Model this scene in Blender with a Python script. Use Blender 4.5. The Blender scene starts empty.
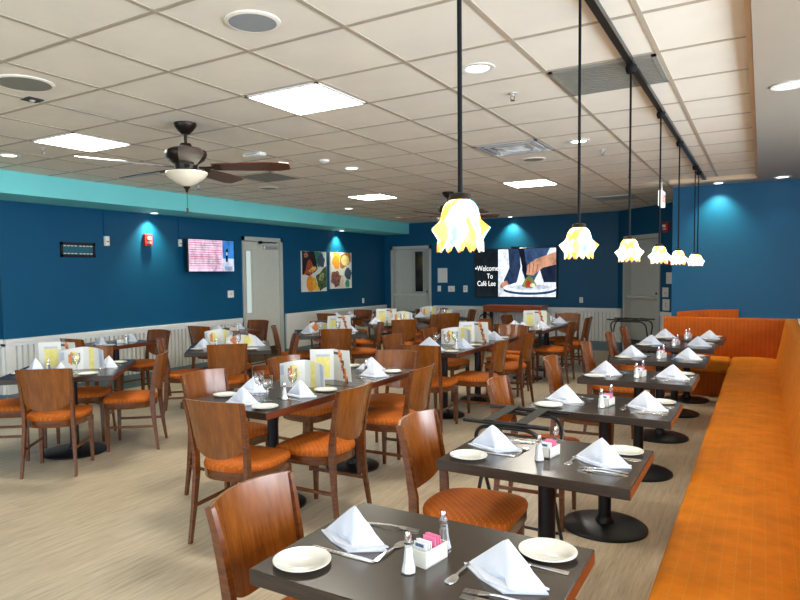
import bpy, bmesh, math, random
from mathutils import Vector, Matrix
random.seed(7)
PI = math.pi
SC = bpy.context.scene
COL = SC.collection
H = 1.57            # eye height
CE = 2.757          # tile ceiling
DW = 2.697          # dropped plaster ceiling
XL, YB, YF, XR, YN = -7.72, 13.29, 9.6, 2.2, -3.0   # left wall, back wall, stub wall, right wall, wall behind the camera

# ------------------------------------------------------------------ camera
def make_camera():
    f, yaw, pitch, roll, px, py = 640.64, .5465, .0557, -.0125, 372.2, 310.64
    cy, sy = math.cos(yaw), math.sin(yaw)
    fwd, right, up = Vector((-sy, cy, 0)), Vector((cy, sy, 0)), Vector((0, 0, 1))
    f2 = fwd * math.cos(pitch) - up * math.sin(pitch)
    u2 = up * math.cos(pitch) + fwd * math.sin(pitch)
    r3 = right * math.cos(roll) + u2 * math.sin(roll)
    u3 = u2 * math.cos(roll) - right * math.sin(roll)
    cam = bpy.data.cameras.new('camera'); o = bpy.data.objects.new('camera', cam); COL.objects.link(o)
    m = Matrix((r3, u3, -f2)).transposed().to_4x4(); m.translation = (0, 0, H)
    o.matrix_world = m
    cam.sensor_width = 36; cam.lens = f * 36 / 800
    cam.shift_x = (400 - px) / 800; cam.shift_y = (py - 300) / 800
    cam.clip_start = .05; cam.clip_end = 100
    SC.camera = o
make_camera()

# ------------------------------------------------------------------ world, daylight, exposure
w = bpy.data.worlds.new('world'); SC.world = w; w.use_nodes = True
w.node_tree.nodes['Background'].inputs[0].default_value = (.75, .88, 1, 1)
w.node_tree.nodes['Background'].inputs[1].default_value = 1.2
SC.view_settings.view_transform = 'Standard'; SC.view_settings.look = 'None'
SC.view_settings.exposure = 0.92; SC.view_settings.gamma = 1
SC.view_settings.use_curve_mapping = False

def area(name, loc, rot, sx, sy, power, col):
    l = bpy.data.lights.new(name, 'AREA'); l.shape = 'RECTANGLE'; l.size = sx; l.size_y = sy
    l.energy = power; l.color = col
    o = bpy.data.objects.new(name, l); COL.objects.link(o); o.location = loc; o.rotation_euler = rot
    return o
DAY = (.80, .90, 1.0)
# daylight standing outside the window openings behind and beside the camera
area('daylight_behind', (-3.2, YN - .35, 1.55), (math.radians(90), 0, 0), 8.5, 2.2, 100, DAY)
area('daylight_side', (XR + .35, 2.2, 1.6), (0, math.radians(90), 0), 2.0, 8.0, 330, DAY)
PANEL_E, PEND_E, SPOT_E, CAN_E = 21.0, 4.5, 55.0, 4.0

# ------------------------------------------------------------------ materials
def srgb(r, g, b):
    f = lambda c: (c / 255 / 12.92) if c / 255 <= .04045 else ((c / 255 + .055) / 1.055) ** 2.4
    return (f(r), f(g), f(b), 1)
def newmat(name):
    m = bpy.data.materials.new(name); m.use_nodes = True
    return m, m.node_tree, m.node_tree.nodes, m.node_tree.links, m.node_tree.nodes['Principled BSDF']
def mapped(nt, scale=(1, 1, 1), coord='Object', rot=(0, 0, 0)):
    tc = nt.nodes.new('ShaderNodeTexCoord'); mp = nt.nodes.new('ShaderNodeMapping')
    mp.inputs['Scale'].default_value = scale; mp.inputs['Rotation'].default_value = rot
    nt.links.new(tc.outputs[coord], mp.inputs[0]); return mp.outputs[0]
def ramp(nt, fac, stops):
    r = nt.nodes.new('ShaderNodeValToRGB')
    e = r.color_ramp.elements
    while len(e) < len(stops): e.new(.5)
    for i, (p, c) in enumerate(stops): e[i].position = p; e[i].color = c
    nt.links.new(fac, r.inputs[0]); return r.outputs[0]
def noise(nt, vec, scale, detail=4, rough=.55):
    n = nt.nodes.new('ShaderNodeTexNoise'); n.inputs['Scale'].default_value = scale
    n.inputs['Detail'].default_value = detail; n.inputs['Roughness'].default_value = rough
    nt.links.new(vec, n.inputs['Vector']); return n.outputs[0]
def bump(nt, h, strength, dist, bsdf):
    b = nt.nodes.new('ShaderNodeBump'); b.inputs['Strength'].default_value = strength; b.inputs['Distance'].default_value = dist
    nt.links.new(h, b.inputs['Height']); nt.links.new(b.outputs[0], bsdf.inputs['Normal'])
def mixc(c, k):
    return (c[0] * k, c[1] * k, c[2] * k, 1)
def plain(name, c, rough=.5, metal=0, var=.06, nscale=12, spec=.5, bmp=0, coat=0):
    m, nt, N, L, b = newmat(name)
    n = noise(nt, mapped(nt), nscale)
    L.new(ramp(nt, n, [(.3, mixc(c, 1 - var)), (.7, mixc(c, 1 + var))]), b.inputs['Base Color'])
    b.inputs['Roughness'].default_value = rough; b.inputs['Metallic'].default_value = metal
    b.inputs['Specular IOR Level'].default_value = spec
    if coat: b.inputs['Coat Weight'].default_value = coat; b.inputs['Coat Roughness'].default_value = .1
    if bmp: bump(nt, noise(nt, mapped(nt), nscale * 8), bmp, .002, b)
    return m
def wood(name, c1, c2, scale=(3, 26, 3), rough=.28, coat=.4, spec=.5):
    m, nt, N, L, b = newmat(name)
    v = mapped(nt, scale)
    n = noise(nt, v, 2.2, 6, .6)
    L.new(ramp(nt, n, [(.28, c1), (.72, c2)]), b.inputs['Base Color'])
    b.inputs['Roughness'].default_value = rough; b.inputs['Specular IOR Level'].default_value = spec
    b.inputs['Coat Weight'].default_value = coat; b.inputs['Coat Roughness'].default_value = .18
    return m
def emit(name, c, s):
    m = bpy.data.materials.new(name); m.use_nodes = True; nt = m.node_tree; nt.nodes.clear()
    e = nt.nodes.new('ShaderNodeEmission'); o = nt.nodes.new('ShaderNodeOutputMaterial')
    e.inputs[0].default_value = c; e.inputs[1].default_value = s; nt.links.new(e.outputs[0], o.inputs[0]); return m

def math_node(nt, op, a, b=None):
    n = nt.nodes.new('ShaderNodeMath'); n.operation = op
    for i, x in enumerate((a, b)):
        if x is None: continue
        if isinstance(x, (int, float)): n.inputs[i].default_value = x
        else: nt.links.new(x, n.inputs[i])
    return n.outputs[0]
def fabric(name, base, thread, per=.045, axes='XY', rot=0, dash=.62, wid=.05, strength=.55):
    """woven upholstery: a field of short pale dashes on a small grid"""
    m, nt, N, L, b = newmat(name)
    vec = mapped(nt, (1, 1, 1), 'Object', (0, 0, rot))
    sp = N.new('ShaderNodeSeparateXYZ'); L.new(vec, sp.inputs[0])
    A, B = sp.outputs[axes[0]], sp.outputs[axes[1]]
    fr = lambda s, p, o=0.: math_node(nt, 'FRACT', math_node(nt, 'ADD', math_node(nt, 'DIVIDE', s, p), 100.37 + o))
    la = math_node(nt, 'LESS_THAN', fr(A, per), wid); da = math_node(nt, 'LESS_THAN', fr(B, per * .8), dash)
    lb = math_node(nt, 'LESS_THAN', fr(B, per * .8, .2), wid * 1.1); db = math_node(nt, 'LESS_THAN', fr(A, per, .3), dash * .7)
    lines = math_node(nt, 'MAXIMUM', math_node(nt, 'MULTIPLY', la, da), math_node(nt, 'MULTIPLY', lb, db))
    n = noise(nt, mapped(nt), 9, 4); weave = noise(nt, mapped(nt), 260, 2)
    c0 = ramp(nt, n, [(.3, mixc(base, .84)), (.7, mixc(base, 1.1))])
    mx = N.new('ShaderNodeMixRGB'); mx.inputs[2].default_value = thread; L.new(c0, mx.inputs[1])
    L.new(math_node(nt, 'MULTIPLY', lines, strength), mx.inputs[0])
    L.new(mx.outputs[0], b.inputs['Base Color']); b.inputs['Roughness'].default_value = .62
    b.inputs['Specular IOR Level'].default_value = .15
    bump(nt, weave, .25, .002, b)
    return m

def floor_mat():
    m, nt, N, L, b = newmat('vinyl_plank')
    v = mapped(nt, (1, 1, 1), 'Object', (0, 0, PI / 2))
    br = N.new('ShaderNodeTexBrick'); L.new(v, br.inputs['Vector'])
    br.inputs['Scale'].default_value = 1; br.inputs['Brick Width'].default_value = 1.22; br.inputs['Row Height'].default_value = .18
    br.inputs['Mortar Size'].default_value = .0012; br.offset = .37
    br.inputs['Color1'].default_value = (.35, .35, .35, 1); br.inputs['Color2'].default_value = (.65, .65, .65, 1); br.inputs['Mortar'].default_value = (.25, .25, .25, 1)
    n1 = noise(nt, mapped(nt, (26, 1.6, 1)), 1.6, 7, .65); n2 = noise(nt, mapped(nt, (90, 5, 1)), 1.5, 3)
    f = math_node(nt, 'ADD', math_node(nt, 'MULTIPLY', n1, .62), math_node(nt, 'MULTIPLY', n2, .38))
    f = math_node(nt, 'ADD', f, math_node(nt, 'MULTIPLY', br.outputs[0], .22))
    L.new(ramp(nt, f, [(.38, srgb(148, 131, 107)), (.6, srgb(188, 172, 145)), (.8, srgb(210, 196, 170))]), b.inputs['Base Color'])
    b.inputs['Roughness'].default_value = .38; b.inputs['Specular IOR Level'].default_value = .45
    bump(nt, n2, .08, .002, b)
    return m
def glass(name, tint=(1, 1, 1, 1)):
    m = bpy.data.materials.new(name); m.use_nodes = True; nt = m.node_tree; nt.nodes.clear()
    o = nt.nodes.new('ShaderNodeOutputMaterial'); mx = nt.nodes.new('ShaderNodeMixShader')
    t = nt.nodes.new('ShaderNodeBsdfTransparent'); g = nt.nodes.new('ShaderNodeBsdfGlossy'); lw = nt.nodes.new('ShaderNodeLayerWeight')
    t.inputs[0].default_value = tint; g.inputs['Roughness'].default_value = .03
    lw.inputs[0].default_value = .35
    r = nt.nodes.new('ShaderNodeMath'); r.operation = 'MULTIPLY_ADD'; r.inputs[1].default_value = .8; r.inputs[2].default_value = .07
    nt.links.new(lw.outputs['Facing'], r.inputs[0])
    nt.links.new(r.outputs[0], mx.inputs[0]); nt.links.new(t.outputs[0], mx.inputs[1]); nt.links.new(g.outputs[0], mx.inputs[2])
    nt.links.new(mx.outputs[0], o.inputs[0]); return m
def shade_mat():
    """lit art-glass shade: milky glass with scattered yellow, orange and blue frit"""
    m, nt, N, L, b = newmat('art_glass')
    v = mapped(nt, (1, 1, .6))
    vo = N.new('ShaderNodeTexVoronoi'); vo.inputs['Scale'].default_value = 34; L.new(v, vo.inputs['Vector'])
    sp = N.new('ShaderNodeSeparateColor'); L.new(vo.outputs['Color'], sp.inputs[0])
    col = ramp(nt, sp.outputs[0], [(.0, (1, .55, .12, 1)), (.14, (1, .82, .25, 1)), (.26, (.98, .92, .8, 1)), (.5, (.22, .6, .82, 1)), (.60, (1, .96, .9, 1)), (.82, (1, .9, .4, 1)), (.90, (1, 1, .95, 1))])
    for e in nt.nodes:
        if e.type == 'VALTORGB': e.color_ramp.interpolation = 'CONSTANT'
    L.new(col, b.inputs['Base Color']); b.inputs['Roughness'].default_value = .15
    L.new(col, b.inputs['Emission Color']); b.inputs['Emission Strength'].default_value = .35
    tr = N.new('ShaderNodeBsdfTranslucent'); L.new(col, tr.inputs[0])
    ms = N.new('ShaderNodeMixShader'); ms.inputs[0].default_value = .6
    L.new(b.outputs[0], ms.inputs[1]); L.new(tr.outputs[0], ms.inputs[2]); L.new(ms.outputs[0], N['Material Output'].inputs[0])
    return m

BLUE = srgb(13, 79, 114)
M = dict(
    blue=plain('blue_paint', BLUE, .42, var=.03, nscale=1.5, spec=.22),
    turq=plain('turquoise_paint', srgb(126, 224, 226), .5, var=.02, nscale=2),
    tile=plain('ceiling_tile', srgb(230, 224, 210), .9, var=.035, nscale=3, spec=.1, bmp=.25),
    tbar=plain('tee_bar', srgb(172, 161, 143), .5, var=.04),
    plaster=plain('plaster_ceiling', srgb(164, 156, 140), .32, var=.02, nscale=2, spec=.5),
    tan=plain('tan_trim', srgb(214, 188, 156), .5, var=.03),
    floor=floor_mat(),
    wains=plain('wainscot_paint', srgb(224, 225, 222), .45, var=.03, nscale=6),
    base=plain('rubber_base', srgb(100, 122, 134), .5, var=.05),
    doorp=plain('door_paint', srgb(198, 200, 190), .4, var=.03),
    doorf=plain('door_frame_paint', srgb(184, 187, 180), .4, var=.03),
    chairw=wood('chair_wood', srgb(78, 36, 9), srgb(118, 63, 23), (6, 6, 30), .25, .5),
    panel=wood('chair_back_ply', srgb(98, 49, 11), srgb(142, 80, 25), (22, 3, 3), .24, .6),
    edgew=wood('ply_edge', srgb(120, 78, 44), srgb(160, 116, 72), (20, 20, 20), .35, .2),
    seat=fabric('seat_fabric', srgb(184, 92, 22), srgb(214, 156, 90), .028, 'XY', PI / 4, .5, .12, .55),
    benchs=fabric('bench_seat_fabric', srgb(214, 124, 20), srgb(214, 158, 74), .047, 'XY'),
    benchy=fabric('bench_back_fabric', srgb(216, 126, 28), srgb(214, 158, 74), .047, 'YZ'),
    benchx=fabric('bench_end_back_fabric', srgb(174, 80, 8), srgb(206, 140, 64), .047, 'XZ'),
    ttop=wood('table_laminate', srgb(34, 26, 19), srgb(60, 48, 35), (2.2, 24, 2), .26, .2),
    tedge=wood('table_edge', srgb(38, 27, 18), srgb(60, 44, 31), (4, 4, 40), .35, .2),
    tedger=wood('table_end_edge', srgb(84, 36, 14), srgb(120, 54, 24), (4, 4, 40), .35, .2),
    black=plain('black_metal', srgb(22, 24, 28), .38, .3, .1),
    cordm=plain('cord_black', srgb(16, 16, 18), .7, 0, .05, spec=.15), flat=plain('cutlery_steel', srgb(214, 212, 208), .2, 1, .03), blackp=plain('black_plastic', srgb(14, 14, 16), .3, 0, .05),
    bronze=plain('bronze', srgb(44, 36, 30), .35, .7, .15),
    blade=wood('fan_blade', srgb(56, 26, 14), srgb(88, 44, 26), (20, 3, 3), .3, .3),
    cream=plain('cream_glass', srgb(226, 218, 196), .25, 0, .03),
    white=plain('white_china', srgb(224, 221, 210), .16, 0, .01, coat=.4),
    cloth=plain('napkin_cloth', srgb(212, 217, 228), .85, 0, .02, 40, .1, .3),
    chrome=plain('chrome', srgb(205, 205, 208), .16, 1, .03),
    steel=plain('stainless', srgb(150, 146, 140), .25, 1, .05),
    salt=plain('salt_grains', srgb(244, 244, 242), .9, 0, .02, 60), pepper=plain('pepper_grains', srgb(96, 90, 84), .9, 0, .35, 300),
    glass=glass('clear_glass'), pink=plain('pink_packet', srgb(240, 130, 170), .6), packet=plain('white_packet', srgb(240, 240, 240), .6),
    packprint=plain('packet_print', srgb(70, 90, 120), .6),
    paper=plain('paper_white', srgb(214, 214, 208), .5, var=.01), pyel=plain('print_yellow', srgb(226, 214, 128), .5, var=.1, nscale=30),
    porg=plain('print_orange', srgb(214, 130, 70), .5, var=.25, nscale=30), pdark=plain('print_dark', srgb(80, 70, 78), .5, var=.4, nscale=30),
    pgrey=plain('print_grey', srgb(176, 180, 190), .5, var=.1, nscale=60), pblue=plain('print_blue', srgb(160, 180, 210), .5, var=.1),
    canvas=plain('canvas_white', srgb(226, 226, 222), .6, var=.02), cork=wood('console_wood', srgb(120, 52, 20), srgb(170, 84, 36), (3, 20, 20)),
    red=plain('red_plastic', srgb(190, 40, 30), .4), clear=plain('white_plastic', srgb(232, 232, 226), .35, var=.02),
    strap=plain('olive_strap', srgb(44, 42, 33), .8), grille=plain('speaker_grille', srgb(146, 152, 154), .6, var=.05),
    greyg=plain('grey_grille', srgb(132, 131, 121), .6, var=.05), slot=plain('dark_slot', srgb(52, 50, 48), .7),
    tealp=plain('teal_panel', srgb(10, 92, 110), .4), alu=plain('aluminium', srgb(200, 200, 198), .35, .6, .03),
    panel_l=emit('panel_light', (1, .95, .84, 1), PANEL_E), bulb=emit('bulb_glow', (1, .86, .62, 1), 60), can_l=emit('can_glow', (1, .95, .84, 1), CAN_E),
    shade=shade_mat(), exitw=emit('exit_face', (1, .97, .9, 1), .8), mirror=plain('reflector', srgb(220, 214, 200), .12, 1, .02),
)

# ------------------------------------------------------------------ mesh building
class MB:
    def __init__(s): s.v = []; s.f = []; s.mi = []
    def add(s, vs, fs, mi=0):
        o = len(s.v); s.v += [tuple(v) for v in vs]; s.f += [tuple(i + o for i in f) for f in fs]; s.mi += [mi] * len(fs)
        return s
    def addbm(s, bm, mi=0):
        bm.verts.index_update(); s.add([v.co[:] for v in bm.verts], [[v.index for v in f.verts] for f in bm.faces], mi); bm.free(); return s
    def box(s, x0, x1, y0, y1, z0, z1, mi=0, bev=0, seg=1, mtx=None):
        bm = bmesh.new(); bmesh.ops.create_cube(bm, size=1)
        for v in bm.verts: v.co = Vector((x0 + (v.co.x + .5) * (x1 - x0), y0 + (v.co.y + .5) * (y1 - y0), z0 + (v.co.z + .5) * (z1 - z0)))
        if bev: bmesh.ops.bevel(bm, geom=bm.edges[:], offset=bev, segments=seg, profile=.5, affect='EDGES')
        if mtx: bmesh.ops.transform(bm, matrix=mtx, verts=bm.verts)
        return s.addbm(bm, mi)
    def lathe(s, prof, n=24, c=(0, 0, 0), mi=0, sx=1, sy=1):
        vs = []; fs = []
        for r, z in prof:
            for i in range(n):
                a = 2 * PI * i / n; vs.append((c[0] + r * math.cos(a) * sx, c[1] + r * math.sin(a) * sy, c[2] + z))
        for k in range(len(prof) - 1):
            for i in range(n):
                j = (i + 1) % n; fs.append((k * n + i, k * n + j, (k + 1) * n + j, (k + 1) * n + i))
        if prof[0] == prof[-1]: return s.add(vs, fs, mi)
        if prof[0][0] > 1e-6: fs.append(tuple(range(n))[::-1])
        if prof[-1][0] > 1e-6: fs.append(tuple((len(prof) - 1) * n + i for i in range(n)))
        return s.add(vs, fs, mi)
    def cyl(s, x, y, z0, z1, r, n=16, mi=0): return s.lathe([(r, z0), (r, z1)], n, (x, y, 0), mi)
    def tube(s, pts, r, n=8, mi=0):
        pts = [Vector(p) for p in pts]; vs = []; fs = []
        for k, p in enumerate(pts):
            t = (pts[min(k + 1, len(pts) - 1)] - pts[max(k - 1, 0)]).normalized()
            a = Vector((0, 0, 1)) if abs(t.z) < .9 else Vector((1, 0, 0))
            u = t.cross(a).normalized(); w = t.cross(u)
            rr = r[k] if isinstance(r, (list, tuple)) else r
            for i in range(n):
                an = 2 * PI * i / n; vs.append(p + (u * math.cos(an) + w * math.sin(an)) * rr)
        for k in range(len(pts) - 1):
            for i in range(n):
                j = (i + 1) % n; fs.append((k * n + i, k * n + j, (k + 1) * n + j, (k + 1) * n + i))
        fs.append(tuple(range(n))[::-1]); fs.append(tuple((len(pts) - 1) * n + i for i in range(n)))
        return s.add(vs, fs, mi)
    def sweep(s, secs, mi=0):
        """closed sections (lists of equal length), capped"""
        n = len(secs[0]); vs = [p for q in secs for p in q]; fs = []
        for k in range(len(secs) - 1):
            for i in range(n):
                j = (i + 1) % n; fs.append((k * n + i, k * n + j, (k + 1) * n + j, (k + 1) * n + i))
        fs.append(tuple(range(n))[::-1]); fs.append(tuple((len(secs) - 1) * n + i for i in range(n)))
        return s.add(vs, fs, mi)
    def prism(s, poly, lo, hi, axis='z', mi=0):
        if axis == 'z': A = [(p[0], p[1], lo) for p in poly]; B = [(p[0], p[1], hi) for p in poly]
        if axis == 'y': A = [(p[0], lo, p[1]) for p in poly]; B = [(p[0], hi, p[1]) for p in poly]
        if axis == 'x': A = [(lo, p[0], p[1]) for p in poly]; B = [(hi, p[0], p[1]) for p in poly]
        return s.sweep([A, B], mi)
    def build(s, name, mats, parent=None, smooth=False, angle=40):
        me = bpy.data.meshes.new(name); me.from_pydata(s.v, [], s.f)
        if not isinstance(mats, (list, tuple)): mats = [mats]
        for m in mats: me.materials.append(m)
        me.polygons.foreach_set('material_index', s.mi)
        bm = bmesh.new(); bm.from_mesh(me); bmesh.ops.recalc_face_normals(bm, faces=bm.faces); bm.to_mesh(me); bm.free()
        if smooth:
            me.polygons.foreach_set('use_smooth', [True] * len(me.polygons))
            me.set_sharp_from_angle(angle=math.radians(angle))
        o = bpy.data.objects.new(name, me); COL.objects.link(o)
        if parent is not None: o.parent = parent
        return o

def tag(o, label, cat, group=None):
    o['label'] = label; o['category'] = cat
    if group: o['group'] = group
    return o
def thing(name, label, cat, loc=(0, 0, 0), rz=0, group=None):
    o = bpy.data.objects.new(name, None); COL.objects.link(o); o.location = loc; o.rotation_euler = (0, 0, rz)
    o.empty_display_size = .1
    return tag(o, label, cat, group)
def struct(o): o['kind'] = 'structure'; return o
def dup(o, parent=None):
    c = o.copy(); COL.objects.link(c)
    if parent is not None: c.parent = parent
    for ch in list(o.children): dup(ch, c)
    return c
class Proto:
    """first use moves the source itself, later uses copy it"""
    def __init__(s, root, name=None): s.root = root; s.used = False
    def place(s, loc, rz, label, group=None, rx=0):
        o = dup(s.root) if s.used else s.root
        s.used = True
        o.location = loc; o.rotation_euler = (rx, 0, rz); o['label'] = label
        if group: o['group'] = group
        return o

# ------------------------------------------------------------------ the setting
struct(MB().add([(-9.6, YN, 0), (XR, YN, 0), (XR, YB + .1, 0), (-9.6, YB + .1, 0)], [(0, 1, 2, 3)]).build('floor', M['floor']))
# tile ceiling, its tee-bar grid, plaster surround
struct(MB().box(-9.6, XR, YN, YB + .1, CE, CE + .08).build('ceiling', M['tile']))
GX0, GY0, GW = -.5046, 2.006, .6097
g = MB()
X0c, X1c = -7.05, -.075
def diag_lim(x): return min(12.35, 10.87 - x - .35)
for i in range(-14, 3):
    x = GX0 + i * GW
    if X0c < x < X1c:
        yb = 9.25 if x > -1.05 else 12.35
        g.box(x - .0125, x + .0125, YN, min(yb, diag_lim(x)), CE - .004, CE)
for j in range(-8, 18):
    y = GY0 + j * GW
    if y > 12.4: continue
    xe = X1c if y < 9.25 else min(-1.05, 10.87 - y - .35)
    g.box(X0c, xe, y - .0125, y + .0125, CE - .0035, CE + .001)
struct(g.build('ceiling_grid', M['tbar']))
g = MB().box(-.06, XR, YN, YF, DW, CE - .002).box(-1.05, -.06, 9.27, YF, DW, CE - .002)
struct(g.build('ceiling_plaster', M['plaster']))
g = MB().box(-.088, -.06, YN, 9.25, DW + .02, CE - .001).box(-1.05, -.06, 9.245, 9.272, DW + .012, CE - .001)
struct(g.build('trim_ceiling', M['tan']))
# turquoise soffit along the left
struct(MB().box(-9.6, -7.05, YN, YB, 2.51, CE - .001).build('ceiling_soffit', M['turq']))
# walls
D1 = (8.36, 9.45, 2.27)         # door in left wall (y0,y1,top)
g = MB().box(XL - .15, XL, 4.22, D1[0], 0, 2.51).box(XL - .15, XL, D1[1], YB, 0, 2.51).box(XL - .15, XL, D1[0], D1[1], D1[2], 2.51)
struct(g.build('wall_left', M['blue']))
struct(MB().box(-9.6, XL - .15, 4.22, 4.37, 0, 2.51).build('wall_left_return', M['blue']))
struct(MB().box(-9.75, -9.6, YN, 4.37, 0, CE).build('wall_far_left', M['blue']))
D2 = (-7.54, -6.48, 2.23)
g = MB().box(XL - .15, D2[0], YB, YB + .15, 0, CE).box(D2[1], -2.42, YB, YB + .15, 0, CE).box(D2[0], D2[1], YB, YB + .15, D2[2], CE)
struct(g.build('wall_back', M['blue']))
# wall set at 45 degrees between the back wall and the stub wall; local x runs along it
DG = Matrix.Translation((-2.42, 13.29, 0)) @ Matrix.Rotation(-PI / 4, 4, 'Z')   # local +x -> (1,-1)/sqrt2 ; local -y faces the room
D3 = (.185, 1.24, 2.25)
def dg(o): o.matrix_world = DG; return o
g = MB().box(0, D3[0], 0, .15, 0, CE).box(D3[1], 2.4, 0, .15, 0, CE).box(D3[0], D3[1], 0, .15, D3[2], CE)
dg(struct(g.build('wall_diagonal', M['blue'])))
struct(MB().box(-1.05, XR, YF, YF + .15, 0, CE).build('wall_front_stub', M['blue']))
struct(MB().box(-1.05, -.95, YF + .15, 12.0, 0, CE).build('wall_stub_return', M['blue']))
# walls out of view, with window openings
def windowed(name, ax, const, a0, a1, wins, z0, z1):
    g = MB(); P = lambda u0, u1, za, zb: (g.box(u0, u1, const - .15, const, za, zb) if ax == 'x' else g.box(const, const + .15, u0, u1, za, zb))
    P(a0, a1, 0, z0); P(a0, a1, z1, CE); c = a0
    for u0, u1 in wins: P(c, u0, z0, z1); c = u1
    P(c, a1, z0, z1)
    struct(g.build(name, M['blue']))
wn = [(-7.3, -5.3), (-5.1, -3.1), (-2.9, -.9), (-.7, 1.3)]
windowed('wall_near', 'x', YN, -9.6, XR, wn, .5, 2.6)
ws = [(-1.6, .2), (.4, 2.2), (2.4, 4.2), (4.4, 6.2)]
windowed('wall_right', 'y', XR, YN, YF, ws, .75, 2.55)
k = 0
for u0, u1 in wn:
    k += 1; g = MB()
    for a, b in ((u0, u0 + .05), ((u0 + u1) / 2 - .025, (u0 + u1) / 2 + .025), (u1 - .05, u1)): g.box(a, b, YN - .1, YN - .04, .5, 2.6)
    g.box(u0, u1, YN - .1, YN - .04, .5, .55).box(u0, u1, YN - .1, YN - .04, 2.55, 2.6); struct(g.build('window_%d' % k, M['alu']))
for u0, u1 in ws:
    k += 1; g = MB()
    for a, b in ((u0, u0 + .05), (u1 - .05, u1)): g.box(XR + .04, XR + .1, a, b, .75, 2.55)
    g.box(XR + .04, XR + .1, u0, u1, .75, .8).box(XR + .04, XR + .1, u0, u1, 2.5, 2.55); struct(g.build('window_%d' % k, M['alu']))

# beadboard wainscot: real grooves
def wainscot(name, L, mtx, bead=True, flat0=0., h=.80, rail=.055):
    """local x along wall, -y into the room"""
    g = MB(); d = .036; pitch = .072
    pts = [(0, 0)]; x = 0
    if bead:
        pts.append((0, -d)); x = flat0
        while x + pitch < L:
            pts += [(x + pitch - .030, -d), (x + pitch - .027, -d + .034), (x + pitch - .003, -d + .034), (x + pitch, -d)]; x += pitch
        pts += [(L, -d), (L, 0)]
        A = [(p[0], p[1], .19) for p in pts]; B = [(p[0], p[1], h) for p in pts]; n = len(pts)
        g.add(A + B, [(i, i + 1, n + i + 1, n + i) for i in range(n - 1)])
    else:
        g.box(0, L, -d, 0, .19, h)
        x = .6
        while x < L: g.box(x, x + .05, -d - .006, -d, .19, h); x += .62
    o = struct(g.build(name, M['wains'])); o.matrix_world = mtx
    r = MB().box(0, L, -.052, 0, h, h + rail, bev=.004).box(0, L, -.042, 0, h - .03, h)
    o2 = struct(r.build(name.replace('wall_panelling', 'trim_chair_rail'), M['wains'])); o2.matrix_world = mtx
    o3 = struct(MB().box(0, L, -.044, 0, 0, .19).build(name.replace('wall_panelling', 'baseboard'), M['base'])); o3.matrix_world = mtx
T = Matrix.Translation; RZ = lambda a: Matrix.Rotation(a, 4, 'Z')
wainscot('wall_panelling_left', D1[0] - .06 - 4.22, T((XL, 4.22, 0)) @ RZ(PI / 2), flat0=.07)
wainscot('wall_panelling_left_far', YB - D1[1] - .06, T((XL, D1[1] + .06, 0)) @ RZ(PI / 2), bead=False)
wainscot('wall_panelling_left_return', 9.6 + XL, T((-9.6, 4.22, 0)))
wainscot('wall_panelling_back', -2.42 - D2[1] - .06, T((D2[1] + .06, YB, 0)))
wainscot('wall_panelling_diagonal', D3[0] - .055, DG.copy(), bead=False)
wainscot('wall_panelling_diagonal_far', 2.1 - D3[1], DG @ T((D3[1] + .055, 0, 0)), bead=False)
wainscot('wall_panelling_front_stub', XR + 1.05, T((-1.05, YF, 0)), h=.9)

# doors
def door(n, W, Ht, mtx, lite=None, closer=False, hx=None, hz=1.04, hole_dark=False):
    r = bpy.data.objects.new('door_%d' % n, None); COL.objects.link(r); struct(r); r.matrix_world = mtx
    g = MB().box(0, .055, -.02, .13, 0, Ht).box(W - .055, W, -.02, .13, 0, Ht).box(0, W, -.02, .13, Ht - .075, Ht)
    struct(g.build('door_frame', M['doorf'], r))
    g = MB(); x0, x1, zt = .06, W - .06, Ht - .08
    if lite:
        a, b, c, d = lite
        g.box(x0, a, .03, .075, .01, zt).box(b, x1, .03, .075, .01, zt).box(a, b, .03, .075, .01, c).box(a, b, .03, .075, d, zt)
    else: g.box(x0, x1, .03, .075, .01, zt)
    struct(g.build('door_leaf', M['doorp'], r))
    if lite:
        struct(MB().box(a, b, .045, .055, c, d).build('door_glass', M['litebright'] if not hole_dark else M['litedark'], r))
        g = MB().box(a - .015, a, .02, .03, c - .015, d + .015).box(b, b + .015, .02, .03, c - .015, d + .015).box(a, b, .02, .03, c - .015, c).box(a, b, .02, .03, d, d + .015)
        struct(g.build('door_glass_frame', M['doorf'], r))
    if hx:
        s = -1 if hx > W / 2 else 1
        struct(MB().lathe([(.0, -.03), (.028, -.03), (.028, 0)], 16).box(0, .11, -.009, .009, -.055, -.04, bev=.003).cyl(0, 0, -.05, -.03, .01, 8).build('door_handle', M['steel'], r, True))
        hd = r.children[-1]; hd.location = (hx, .03, hz); hd.rotation_euler = (-PI / 2, 0, 0) if s > 0 else (-PI / 2, PI, 0)
        hd.scale = (1, 1, -1) if s > 0 else (1, 1, 1)
        struct(MB().cyl(0, 0, 0, .02, .02, 12).build('door_lock', M['steel'], r)).matrix_local = T((hx, .03, hz + .13)) @ Matrix.Rotation(PI / 2, 4, 'X')
    if closer:
        g = MB().box(W * .52, W * .86, -.035, .03, Ht - .21, Ht - .145, bev=.006)
        struct(g.build('door_closer', M['alu'], r))
        struct(MB().box(W * .4, W * .8, -.05, -.035, Ht - .10, Ht - .085).box(W * .4, W * .44, -.05, .0, Ht - .12, Ht - .07).build('closer_arm', M['black'], r))
    struct(MB().box(x0 + .02, x1 - .02, .022, .03, .03, .28).build('lower_plate', M['steel'], r))  # steel plate across the lower part of the leaf
    # closed room side behind the leaf
    struct(MB().box(0, W, .13, .15, 0, Ht).build('door_backing', M['doorf'], r))
M['litebright'] = emit('door_pane_glow', (.74, .86, .82, 1), .42)  # glow put into the door pane itself, in place of light from beyond
M['litedark'] = plain('dark_glass', srgb(22, 20, 20), .12, 0, .05)
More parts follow.
